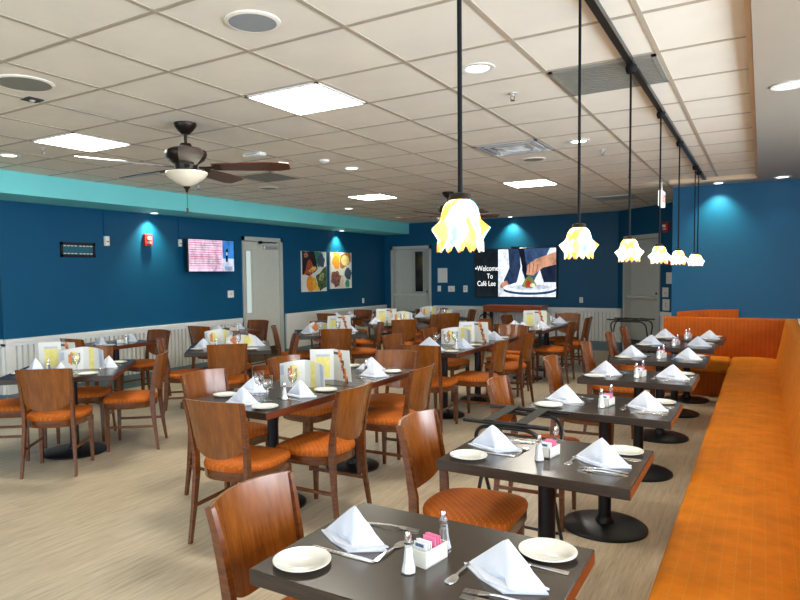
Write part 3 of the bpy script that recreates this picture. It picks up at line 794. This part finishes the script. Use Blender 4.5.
TC = [1.62, 2.81, 4.12, 5.42, 6.72, 7.88, 8.72]
for k in range(7):
    bench_table(k, TY[k])
    put_chair(-1.43 if k < 2 else -1.47, TY[k] - (.016 if k < 2 else .031), 2 if k < 2 else 4, 'on the aisle side of the %s bench-side table' % ORD[k])

def setting(x, y, ang, where, glassy=True, k=0, big=True):
    """place setting: x,y on the table edge, ang = heading of the guest"""
    a = R(ang); d = Vector((math.cos(a), math.sin(a))); r = Vector((d.y, -d.x))     # r = guest's right hand
    P = Vector((x, y))
    q = P + d * .115 + r * .235; plate.place((q.x, q.y, TZ), 0, 'white bread plate at ' + where, 'bread plates')
    q = P + d * .16 + r * .01; napkin(q.x, q.y, R(20 + (k * 37) % 30 - 15), 'folded white napkin at ' + where)
    if big:
        q = P + d * .05 + r * .115; knife.place((q.x, q.y, TZ), a, 'steel knife at ' + where, 'knives')
        q = P + d * .05 - r * .135; fork.place((q.x, q.y, TZ), a, 'steel fork at ' + where, 'forks')
    if glassy: q = P + d * .30 + r * .10; goblet.place((q.x, q.y, TZ), 0, 'clear water goblet at ' + where, 'water goblets')
def put_menu(x, y, rz, k, label): menus[k % 3].place((x, y, TZ), R(rz), label, 'folded menus')

# three long tables down the middle, each of two tables pushed together
def long_table(n, cx, c1, c2, side_r, side_l, near, far, menu, glassy):
    nm = 'the %s long table' % n
    tabM.place((cx, c1, 0), 0, 'dark table forming the camera end of ' + nm, 'tables pushed together mid-room')
    tabM.place((cx, c2, 0), 0, 'dark table forming the far end of ' + nm, 'tables pushed together mid-room')
    hw = .365
    posn = ['camera-end', 'far-end']
    for k, y in enumerate(side_r):
        put_chair(cx + hw + .29, y, 182, 'bench side of %s, %s seat' % (nm, posn[k][:-4]))
        setting(cx + hw, y + .02, 180, 'the %s bench-side seat of %s' % (posn[k], nm), glassy and k == 0, k)
    for k, y in enumerate(side_l):
        put_chair(cx - hw - .30, y, -4, 'blue-wall side of %s, %s seat' % (nm, posn[k][:-4]))
        setting(cx - hw, y + .02, 0, 'the %s wall-side seat of %s' % (posn[k], nm), glassy, k + 1)
    if near:
        put_chair(near[0], near[1], near[2], 'at the camera head of ' + nm)
        setting(cx + .02, c1 - .485, 90, 'the camera head of ' + nm, glassy, 1, False)
    if far:
        put_chair(far[0], far[1], far[2], 'at the far head of ' + nm)
        setting(cx, c2 + .485, -90, 'the far head of ' + nm, False, 2, False)
    for k, (x, y, rz, kk) in enumerate(menu):
        put_menu(x, y, rz, kk, 'printed folded menu standing on %s, %s' % (nm, ['nearer one', 'farther one', 'third one'][k]))
    saltp.place((cx + .19, c1 - .10, TZ), 0, 'glass salt shaker amid the menus on ' + nm, 'salt shakers')
    pepp.place((cx + .08, c2 + .10, TZ), 0, 'glass pepper shaker amid the menus on ' + nm, 'pepper shakers')
long_table('front', -2.855, 3.36, 4.35, [3.385, 4.34], [3.385, 4.33], (-2.65, 2.61, 97), (-2.86, 5.12, 276), [(-2.83, 3.70, 20, 1), (-2.83, 4.07, 8, 0)], True)
long_table('middle', -2.995, 6.45, 7.43, [6.47, 7.42], [6.47, 7.42], (-2.88, 5.66, 94), (-2.83, 8.30, 270), [(-2.98, 6.78, 12, 1), (-2.92, 7.14, 15, 0)], True)
long_table('rear', -2.965, 9.32, 10.30, [9.31, 10.29], [9.31, 10.29], (-2.97, 8.50, 90), (-2.83, 11.10, 270), [(-2.95, 9.62, 20, 0), (-2.90, 9.95, -20, 1)], False)

# five tables set at an angle in a row
UA = 42
def angled_table(k, cx, cy, menu=True, skip=()):
    nm = 'the %s angled table' % ORD[k]
    tabD.place((cx, cy, 0), R(UA), 'dark four-seat table turned at an angle, %s in its row from the camera' % ORD[k], 'angled four-seat tables')
    u = Vector((math.cos(R(UA)), math.sin(R(UA)))); v = Vector((-u.y, u.x)); c = Vector((cx, cy))
    for nme, d, hd, off, eu in (('camera side', -v, UA + 90, .78, .54), ('far side', v, UA - 90, .76, .54), ('bench side', u, UA + 180, .76, .46), ('wall side', -u, UA, .76, .46)):
        if nme in skip: continue
        shift = v * .10 if nme == 'bench side' else Vector((0, 0))
        p = c + d * off + shift
        put_chair(p.x, p.y, hd + (3 if k % 2 else -3), 'on the %s of %s' % (nme, nm))
        e = c + d * eu + shift * .3
        setting(e.x, e.y, hd, 'the %s of %s' % (nme, nm), nme in ('bench side', 'camera side'), k, k < 2)
    if menu:
        put_menu(cx - .12, cy - .02, 28, k, 'printed folded menu standing on %s, wall half' % nm)
        put_menu(cx + .13, cy + .03, 52, k + 1, 'printed folded menu standing on %s, bench half' % nm)
    pepp.place((cx, cy - .22, TZ), 0, 'glass pepper shaker before the menus on ' + nm, 'pepper shakers')
for k, (x, y) in enumerate(((-5.31, 3.50), (-5.28, 5.48), (-5.29, 7.50), (-5.28, 9.36), (-5.30, 11.05))): angled_table(k, x, y)

def wall_table(k, cx, cy):
    nm = 'the %s wall-side table' % ORD[k]
    tabW.place((cx, cy, 0), 0, 'small dark table, %s of those against the panelled blue wall' % ORD[k], 'small tables along the blue wall')
    put_chair(cx + .03, cy - .61, 90, 'camera side of ' + nm); put_chair(cx + .04, cy + .64, 270, 'far side of ' + nm)
    setting(cx, cy - .39, 90, 'the camera side of ' + nm, False, k, False); setting(cx, cy + .39, -90, 'the far side of ' + nm, False, k, False)
    caddy.place((cx + .1, cy, TZ), R(-30), 'white china caddy of sugar packets on ' + nm, 'sugar caddies')
    saltp.place((cx + .2, cy, TZ), 0, 'glass salt shaker beside the sugar caddy on ' + nm, 'salt shakers')
for k, (x, y) in enumerate(((-6.92, 5.17), (-6.92, 7.15), (-6.90, 10.27))): wall_table(k, x, y)
# bare side table by the far door
t = thing('side_table', 'bare dark side table standing by the grey door with the dark window', 'table', (-6.75, 12.1, 0))
MB().box(-.42, .42, -.28, .28, .75, .78, bev=.004).build('tabletop', M['ttop'], t); make_base(t, 0, 0, .26, top=.75)
o = MB().lathe([(.08, 0), (.10, .01), (.17, .045), (.175, .05), (.165, .05), (.09, .015), (0, .012)], 32).build('serving_bowl', M['white'], None, True); o.location = (-6.95, 12.1, .7805); tag(o, 'white bowl on the bare side table near the far door', 'bowl')

# ------------------------------------------------------------------ orange booth bench
bench = thing('booth_bench', 'long orange upholstered bench running down beside the two-seat tables', 'bench', (0, 0, 0))
def crown(name, x0, x1, y0, y1, z0, z1, mat, par, bev):
    """upholstered cushion, fuller in the middle, pulled down at its seams"""
    nx, ny = 14, 40; secs = []
    for j in range(ny + 1):
        y = y0 + (y1 - y0) * j / ny; e = min(y - y0, y1 - y); q = min(1, e / .07); dz = -.030 * (1 - q) ** 2 + .006 * math.sin(PI * j / ny)
        sec = [(x1, y, z0), (x0 + .02, y, z0)]
        for i in range(7):
            a = PI + PI / 2 * (-i / 6) if 0 else PI - PI / 2 * i / 6
            sec.append((x0 + .045 + .045 * math.cos(a), y, z1 - .045 + dz + .045 * math.sin(a)))
        for i in range(1, 9): u = i / 9; sec.append((x0 + .045 + (x1 - x0 - .06) * u, y, z1 + dz + .010 * math.sin(PI * u)))
        sec.append((x1, y, z1 + dz - .01)); secs.append(sec)
    return MB().sweep(secs).build(name, mat, par, True, 60)
def cushion(name, x0, x1, y0, y1, z0, z1, mat, par, bev=.035):
    return MB().box(x0, x1, y0, y1, z0, z1, bev=bev, seg=4).build(name, mat, par, True, 60)
for y0, y1 in ((-.6, .98), (.98, 3.74), (3.74, 6.5), (6.5, 9.36)):
    crown('seat_cushion', -.315, .185, y0 + .005, y1 - .005, .29, .475, M['benchs'], bench, .04)
MB().box(-.285, .17, -.6, 9.34, .08, .30).build('seat_base', M['benchs'], bench)
MB().box(-.24, .17, -.6, 9.34, 0, .08).build('toe_kick', M['black'], bench)
def backprof(x0, x1, x2, x3, zb, zt):
    pts = [(x0, zb), (x1, zt - .03), (x1 + .008, zt - .01), (x1 + .03, zt), (x2 - .02, zt), (x2, zt - .015), (x3, zb)]
    return pts
for y0, y1 in ((-.6, .98), (.98, 3.74), (3.74, 6.5), (6.5, 9.36)):
    g = MB(); p = [(.165, .44), (.215, .70), (.252, .93), (.262, .955), (.285, .968), (.345, .968), (.372, .955), (.38, .93), (.38, .44)]
    g.prism(p, y0 + .0015, y1 - .0015, 'y'); g.build('back_cushion', M['benchy'], bench, True, 35)
MB().box(.18, .38, -.6, 9.34, 0, .45).build('back_frame', M['benchy'], bench)
b2 = thing('corner_booth_bench', 'orange upholstered bench across the blue wall at the end of the row', 'bench', (0, 0, 0))
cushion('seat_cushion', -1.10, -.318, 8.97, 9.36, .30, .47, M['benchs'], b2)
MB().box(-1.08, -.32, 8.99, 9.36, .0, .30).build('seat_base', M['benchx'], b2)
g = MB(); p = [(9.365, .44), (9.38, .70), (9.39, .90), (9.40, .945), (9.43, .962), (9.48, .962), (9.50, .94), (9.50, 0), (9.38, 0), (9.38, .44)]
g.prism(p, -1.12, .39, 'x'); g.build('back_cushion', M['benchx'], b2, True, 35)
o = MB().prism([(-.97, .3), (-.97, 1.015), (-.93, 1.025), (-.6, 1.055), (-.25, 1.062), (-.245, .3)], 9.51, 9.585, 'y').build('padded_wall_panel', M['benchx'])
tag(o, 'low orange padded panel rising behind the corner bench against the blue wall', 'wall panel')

# ------------------------------------------------------------------ folding tray stands
def tray_stand(loc, rz, W, Dp, label, h=.79):
    t = thing('tray_stand', label, 'tray stand', loc, rz, 'folding tray stands')
    for s in (-1, 1):
        yt, yb = s * Dp / 2, -s * Dp * .62; xo = W / 2 - (.012 if s > 0 else .035)
        g = MB().tube([(-W / 2 - .01, yt, h), (W / 2 + .01, yt, h)], .012, 10)
        def at(x, z): return (x, yt + (yb - yt) * (1 - z / h), z)
        pts = [at(-xo, .012), at(-xo, h * .5), at(-xo, h - .12)] + [at(-xo + .09 * (1 - math.cos(q * PI / 12)), h - .12 + .095 * math.sin(q * PI / 12)) for q in range(1, 7)]
        g.tube(pts + [(-p[0], p[1], p[2]) for p in pts[::-1]], .011, 8)
        g.tube([(-xo, yb * .8, .10), (xo, yb * .8, .10)], .009, 8)
        g.build('leg_frame', M['blackp'], t, True, 60)
    for x in (-W * .2, W * .2):
        MB().box(x - .03, x + .03, -Dp / 2 - .013, Dp / 2 + .013, h + .0125, h + .015).build('strap', M['strap'], t)
    return t
tray_stand((-1.125, 3.36, 0), R(0), .44, .40, 'black folding tray stand with olive straps between the bench-side tables')
tray_stand((-1.80, 11.0, 0), R(-8), .62, .36, 'black folding tray stand in front of the grey corner door', .80)

# console under the television
t = thing('console_table', 'reddish wooden console table below the large television', 'console table', (-4.4, 12.98, 0))
MB().box(-.65, .65, -.24, .24, .875, .90, bev=.004).build('tabletop', M['cork'], t)
MB().box(-.62, .62, -.215, -.195, .765, .875).box(-.62, .62, .195, .215, .765, .875).box(-.62, -.6, -.195, .195, .765, .875).box(.6, .62, -.195, .195, .765, .875).build('apron', M['cork'], t)
for sx in (-1, 1):
    for sy in (-1, 1): MB().box(sx * .59 - .03, sx * .59 + .03, sy * .19 - .03, sy * .19 + .03, 0, .765).build('leg', M['blackp'], t)
MB().box(-.56, .56, -.18, .18, .22, .25).build('shelf', M['blackp'], t)
# hooped wire rack with dark red menus
t = thing('menu_rack', 'black hooped wire rack holding dark red menus beside the console', 'menu rack', (-4.75, 12.2, 0))
pts = [(-.14, 0, 0), (-.14, 0, .62)] + [(-.14 * math.cos(PI * i / 10), 0, .62 + .14 * math.sin(PI * i / 10)) for i in range(1, 10)] + [(.14, 0, .62), (.14, 0, 0)]
MB().tube(pts, .012, 8).tube([(-.14, 0, .4), (.14, 0, .4)], .008).tube([(0, -.16, .012), (0, .16, .012)], .012).tube([(-.14, 0, .012), (.14, 0, .012)], .012).build('hoop', M['blackp'], t, True, 60)
MB().box(-.12, .12, -.06, .02, .40, .42).build('tray', M['blackp'], t)
M['maroon'] = plain('maroon_cover', srgb(120, 50, 40), .5)
for k in range(3):
    o = MB().box(-.08, .08, -.004, .004, 0, .23).build('menu_cover', [M['maroon'], M['paper'], M['maroon']][k]); o.location = (-4.77 + .04 * k, 12.145 + .013 * k, .4205)
    tag(o, ['dark red menu in front in the wire rack', 'white menu in the middle of the wire rack', 'dark red menu at the back of the wire rack'][k], 'menu', 'menus in the wire rack')

# ------------------------------------------------------------------ wall things
def SCR(c, s=1.0):
    m = emit('screen_%d' % len(bpy.data.materials), srgb(*c), s * .58); nt = m.node_tree
    n = noise(nt, mapped(nt, (1, 1, .6)), 9, 5, .7)
    e = [x for x in nt.nodes if x.type == 'EMISSION'][0]; k = srgb(*c)
    nt.links.new(ramp(nt, n, [(.36, mixc(k, .62)), (.5, k), (.66, mixc(k, 1.3))]), e.inputs[0]); return m
# large television: local x right, z up, facing -y
def tv(name_label, mtx, W, Hh, parent_cb):
    t = thing('television', name_label, 'television'); t.matrix_world = mtx
    MB().box(0, W, -.05, 0, 0, Hh, bev=.006).build('bezel', M['blackp'], t)
    MB().box(W * .3, W * .7, 0, .04 if W > 1.5 else .09, Hh * .3, Hh * .7).build('wall_mount', M['black'], t)
    parent_cb(t, W, Hh); return t
def poly(t, name, pts, mat, y):
    return MB().add([(p[0], y, p[1]) for p in pts], [tuple(range(len(pts)))]).build(name, mat, t)
def ell(cx, cz, a, b, n=28, rot=0):
    return [(cx + a * math.cos(2 * PI * i / n) * math.cos(rot) - b * math.sin(2 * PI * i / n) * math.sin(rot), cz + a * math.cos(2 * PI * i / n) * math.sin(rot) + b * math.sin(2 * PI * i / n) * math.cos(rot)) for i in range(n)]
def big(t, W, Hh):
    m = .02; x0 = W * .30
    poly(t, 'dark_screen_field', [(m, m), (x0, m), (x0, Hh - m), (m, Hh - m)], SCR((26, 34, 40)), -.0505)
    wh, nav, skin = SCR((232, 240, 250), 1.1), SCR((44, 62, 92)), SCR((206, 150, 122))
    poly(t, 'screen_picture', [(x0, m), (W - m, m), (W - m, Hh - m), (x0, Hh - m)], wh, -.0505)
    P = lambda pts: [(x0 + a * (W - m - x0), m + b * (Hh - 2 * m)) for a, b in pts]
    poly(t, 'jacket_sleeve', P([(.18, 1), (.38, 1), (.40, .62), (.33, .3), (.12, .22), (.10, .34), (.2, .6)]), nav, -.051)
    poly(t, 'jacket_front', P([(.45, 1), (.9, 1), (.75, .6), (.62, .3), (.5, .3), (.42, .55)]), SCR((60, 84, 122)), -.051)
    poly(t, 'lapel', P([(.36, 1), (.46, 1), (.52, .45), (.48, .32)]), SCR((24, 30, 44)), -.0515)
    poly(t, 'dark_corner', P([(.72, .6), (1, .75), (1, .3), (.8, .3)]), SCR((30, 40, 62)), -.0513)
    poly(t, 'forearm', P([(1, .92), (1, .66), (.78, .6), (.62, .44), (.50, .46), (.52, .66), (.66, .78)]), skin, -.052)
    for k in range(3): poly(t, 'finger_shadow', P([(.55 + .07 * k, .72 - .02 * k), (.565 + .07 * k, .72 - .02 * k), (.56 + .06 * k, .5), (.545 + .06 * k, .5)]), SCR((150, 96, 80)), -.0525)
    poly(t, 'far_hand', P([(.06, .3), (.16, .34), (.2, .2), (.1, .16), (.03, .2)]), skin, -.052)
    poly(t, 'plate_shadow', P(ell(.55, .14, .46, .10)), SCR((40, 70, 110)), -.0521)
    poly(t, 'plate', P(ell(.55, .19, .46, .10)), SCR((238, 242, 250), 1.1), -.0524)
    poly(t, 'plate_well', P(ell(.55, .20, .34, .055)), SCR((206, 214, 230)), -.0527)
    poly(t, 'food_greens', P([(.42, .22), (.48, .38), (.54, .44), (.6, .4), (.68, .24), (.6, .18), (.5, .18)]), SCR((120, 140, 80)), -.053)
    poly(t, 'food_tomato', P(ell(.53, .27, .05, .07)), SCR((180, 60, 50)), -.0533)
    poly(t, 'food_cheese', P(ell(.61, .24, .045, .04)), SCR((236, 222, 190)), -.0536)
    wt = emit('screen_text_white', (1, 1, 1, 1), .75)
    for s, x, z, sz in (('•Welcome', .155, .55, .124), ('To', .195, .39, .118), ('Café Lee', .150, .24, .118)):
        text(s, 'screen_text', wt, sz * Hh / 1.05, t, T((x * W, -.052, z * Hh)) @ RX90 @ Matrix.Scale(1.3, 4, (0, 1, 0)))
    MB().box(W * .46, W * .56, -.06, -.01, Hh, Hh + .03).build('camera_bar', M['blackp'], t)
tv('large wall television showing the café welcome slide', T((-5.385, YB - .04, 1.05)), 1.795, 1.05, big)
def small(t, W, Hh):
    m = .015; x1 = W * .73
    poly(t, 'pale_screen_field', [(m, m), (x1, m), (x1, Hh - m), (m, Hh - m)], SCR((238, 208, 232), 1.0), -.0505)
    ln, ln2 = SCR((214, 96, 110)), SCR((200, 150, 190))
    for k in range(13):
        z = Hh * (.93 - .068 * k); xe = x1 - .02 if k % 4 != 3 else x1 - .12
        poly(t, 'blurred_text_line', [(m * 2, z), (xe, z), (xe, z + .010), (m * 2, z + .010)], ln if k % 3 else ln2, -.051)
    poly(t, 'blue_screen_panel', [(x1, Hh * .42), (W - m, Hh * .42), (W - m, Hh - m), (x1, Hh - m)], SCR((60, 130, 205)), -.0505)
    poly(t, 'pale_blue_panel', [(x1, m), (W - m, m), (W - m, Hh * .42), (x1, Hh * .42)], SCR((196, 212, 236)), -.0505)
    poly(t, 'screen_figure', [(W * .80, Hh * .32), (W * .845, Hh * .32), (W * .85, Hh * .62), (W * .86, Hh * .66), (W * .835, Hh * .76), (W * .80, Hh * .66), (W * .80, Hh * .55)], SCR((20, 26, 60)), -.051)
    poly(t, 'screen_figure_shirt', [(W * .81, Hh * .52), (W * .84, Hh * .52), (W * .84, Hh * .62), (W * .81, Hh * .62)], SCR((220, 220, 235)), -.0515)
    poly(t, 'pale_box', [(W * .77, Hh * .05), (W * .95, Hh * .05), (W * .95, Hh * .18), (W * .77, Hh * .18)], SCR((150, 165, 190)), -.051)
tv('small wall television with pale pink text screen on the left wall', T((XL + .10, 7.00, 1.645)) @ RZ(R(88)) , .985, .53, small)

# two canvases; local x right, z up, facing -y
def rough(pts, W, Hh, k):
    rnd = random.Random(k * 7 + 3); out = []
    for i, (x, z) in enumerate(pts):
        x2, z2 = pts[(i + 1) % len(pts)]
        for q in (0, .33, .66):
            j = 0 if len(pts) > 12 else .018
            px, pz = x + (x2 - x) * q + rnd.uniform(-j, j), z + (z2 - z) * q + rnd.uniform(-j, j)
            out.append((min(1, max(0, px)) * W, min(1, max(0, pz)) * Hh))
    return out
def canvas(label, mtx, W, Hh, shapes):
    t = thing('canvas_print', label, 'wall picture', (0, 0, 0), 0, 'food canvases on the blue wall'); t.matrix_world = mtx
    MB().box(0, W, -.03, 0, 0, Hh).build('canvas', M['canvas'], t)
    for k, (nm, pts, c, var) in enumerate(shapes):
        m = plain('print_%s' % nm, srgb(*c), .6, var=min(.85, var * 1.5), nscale=17); m2 = rough(pts, W, Hh, k)
        poly(t, nm, m2, m, -.0305 - .0004 * k)
LM = lambda y, z: T((XL + .003, y, z)) @ RZ(PI / 2)
rr = lambda x0, x1, z0, z1, r=.1: [(x0 + r, z0), (x1 - r * .4, z0), (x1, z0 + r), (x1, z1 - r), (x1 - r, z1), (x0 + r, z1), (x0, z1 - r), (x0, z0 + r)]
canvas('food canvas with plated dish and salad, the one closer to the grey door', LM(10.02, 1.25), .82, .805, [
    ('dark_backdrop', [(0, .42), (0, 1), (.5, 1), (.62, .56), (.3, .40)], (40, 24, 30), .4), ('red_dish', [(.08, .44), (.14, .62), (.3, .82), (.44, .66), (.5, .52), (.3, .42)], (176, 80, 50), .6), ('cheese', ell(.42, .55, .16, .06, 16, .3), (226, 176, 80), .4), ('pale_garnish', ell(.16, .9, .08, .06, 12), (200, 130, 110), .4),
    ('green_corner', [(.5, 1), (.8, 1), (.7, .6), (.62, .62)], (60, 130, 110), .15), ('slate_lobe', rr(.62, .93, .62, .96, .13), (66, 88, 108), .04), ('orange_lobe', ell(.32, .2, .16, .2, 24, .15), (246, 150, 40), .12), ('yellow_foot', [(.36, .03), (.66, .03), (.56, .3), (.46, .4)], (236, 180, 60), .2), ('salad', [(.55, .38), (.98, .66), (.98, .1), (.7, .02), (.6, .2)], (62, 84, 52), .7), ('salad_leaf', ell(.78, .36, .14, .08, 14, .7), (150, 166, 110), .5)])
canvas('food canvas with bread bowl and orange shape, the one farther from the grey door', LM(10.99, 1.29), .80, .765, [
    ('yellow_corner', [(.12, 1), (.42, 1), (.44, .84), (.16, .84)], (248, 200, 60), .1), ('orange_lobe', rr(.07, .42, .55, .93, .14), (250, 160, 50), .06), ('bread_crust', [(.42, .6), (.45, .9), (.6, .98), (.94, .98), (.95, .76), (.8, .64), (.56, .54)], (172, 110, 60), .4), ('soup', ell(.68, .78, .19, .15, 24), (238, 214, 150), .15),
    ('dark_meat', [(.02, .2), (.05, .44), (.3, .5), (.5, .34), (.52, .1), (.2, .04)], (130, 84, 76), .8), ('white_bowl', [(.36, .06), (.5, .4), (.62, .34), (.62, .06)], (222, 206, 186), .15), ('slate_lobe', rr(.64, .98, .26, .58, .12), (66, 84, 112), .04), ('green_lobe', rr(.66, .88, .04, .24, .08), (70, 150, 110), .15)])

# menu board bracket, switches, alarms
t = thing('letter_rail_sign', 'black framed rail panel with white pegs on the blue wall, near its corner', 'wall panel', (0, 0, 0)); t.matrix_world = T((XL + .002, 4.985, 1.852)) @ RZ(PI / 2)
W_, H_ = .50, .192
MB().box(0, W_, -.02, 0, 0, .035).box(0, W_, -.02, 0, H_ - .035, H_).box(0, .03, -.02, 0, 0, H_).box(W_ - .03, W_, -.02, 0, 0, H_).build('frame', M['blackp'], t)
MB().box(.03, W_ - .03, -.006, 0, .035, H_ - .035).build('backing', M['tealp'], t)
g = MB()
for k in range(8):
    x = .035 + k * .052 + (.018 if k > 3 else 0)
    for z in (.04, H_ - .052): g.box(x, x + .034, -.024, -.02, z, z + .011)
g.build('peg_strip', M['clear'], t)
def wallbox(name, label, cat, mtx, w_, h_, d, mat, extra=None, group=None):
    t = thing(name, label, cat, (0, 0, 0), 0, group); t.matrix_world = mtx
    MB().box(-w_ / 2, w_ / 2, -d, 0, -h_ / 2, h_ / 2, bev=.003).build('cover', mat, t)
    if extra == 'toggle': MB().box(-.012, .012, -d - .008, -d, -.02, .02).build('toggle', M['alu'], t)
    if extra == 'strobe': MB().box(-.03, .03, -d - .03, -d, -.0, .045, bev=.005).build('strobe_lens', M['clear'], t); MB().box(-.04, .04, -d - .004, -d, -.05, -.02).build('label_band', M['paper'], t)
    if extra == 'outlet':
        for s in (-1, 1): MB().box(-.014, .014, -d - .002, -d, s * .022 - .012, s * .022 + .012).build('socket_face', M['tbar'], t)
    if extra == 'slot': MB().box(-.02, .02, -d - .002, -d, -.02, .0).build('switch_face', M['porg'], t)
    return t
LW = lambda y, z: T((XL + .001, y, z)) @ RZ(PI / 2)
t = wallbox('wall_sensor', 'small white sensor box on the blue wall beside the black framed panel', 'sensor', LW(5.66, 2.08), .06, .13, .05, M['clear'], 'slot')
MB().box(-.03, .0, -.02, 0, .065, .425).build('conduit', M['blue'], t)
wallbox('fire_alarm', 'red and white fire alarm under the wall lamp on the left blue wall', 'fire alarm', LW(6.35, 2.12), .13, .17, .05, M['red'], 'strobe')
wallbox('light_switch', 'white light switch on the blue wall next to the grey door', 'light switch', LW(8.06, 1.275), .14, .12, .012, M['clear'], 'toggle')
t = wallbox('cable_box', 'small white cable box at the upper corner of the small television', 'cable box', LW(6.965, 2.10), .05, .11, .04, M['clear'], 'slot')
MB().box(-.015, .015, -.02, 0, .055, .405).build('conduit', M['blue'], t)
wallbox('wall_outlet', 'small white outlet low on the left blue wall beyond the food pictures', 'outlet', LW(12.3, .99), .07, .11, .012, M['clear'], 'outlet')
BW = lambda x, z: T((x, YB - .001, z))
wallbox('notice_sheet', 'pale paper notice on the blue wall beside the grey door', 'notice', BW(-6.20, 1.54), .24, .33, .006, M['wains'])
wallbox('thermostat', 'small white switch plate just below the paper notice', 'switch', BW(-6.28, 1.24), .08, .13, .02, M['clear'])
wallbox('double_switch', 'wide switch plate midway between the notice and the television', 'switch', BW(-5.98, 1.235), .16, .13, .015, M['clear'], 'slot')
wallbox('wall_outlet', 'beige outlet plate just beside the large television', 'outlet', BW(-5.64, 1.235), .10, .15, .015, M['clear'], 'outlet')
wallbox('wall_outlet', 'small outlet on the blue wall beyond the large television', 'outlet', BW(-3.12, 1.01), .07, .11, .012, M['clear'], 'outlet')
DW_ = lambda x, z: DG @ T((x, -.001, z))
wallbox('fire_strobe', 'red and white fire strobe high beside the grey corner door', 'fire alarm', DW_(1.40, 2.34), .13, .17, .05, M['red'], 'strobe')
wallbox('pull_station', 'red fire pull station beside the grey corner door', 'fire alarm', DW_(1.50, 1.76), .12, .16, .05, M['red'], 'toggle')
wallbox('notice_sheet', 'upper white notice beside the grey corner door', 'notice', DW_(1.47, 1.45), .15, .20, .006, M['paper'])
wallbox('notice_sheet', 'middle white notice with grey lines beside the grey corner door', 'notice', DW_(1.38, 1.20), .16, .17, .006, M['paper'], 'slot')
wallbox('notice_sheet', 'lowest white notice beside the grey corner door', 'notice', DW_(1.40, .98), .18, .20, .006, M['paper'], 'outlet')
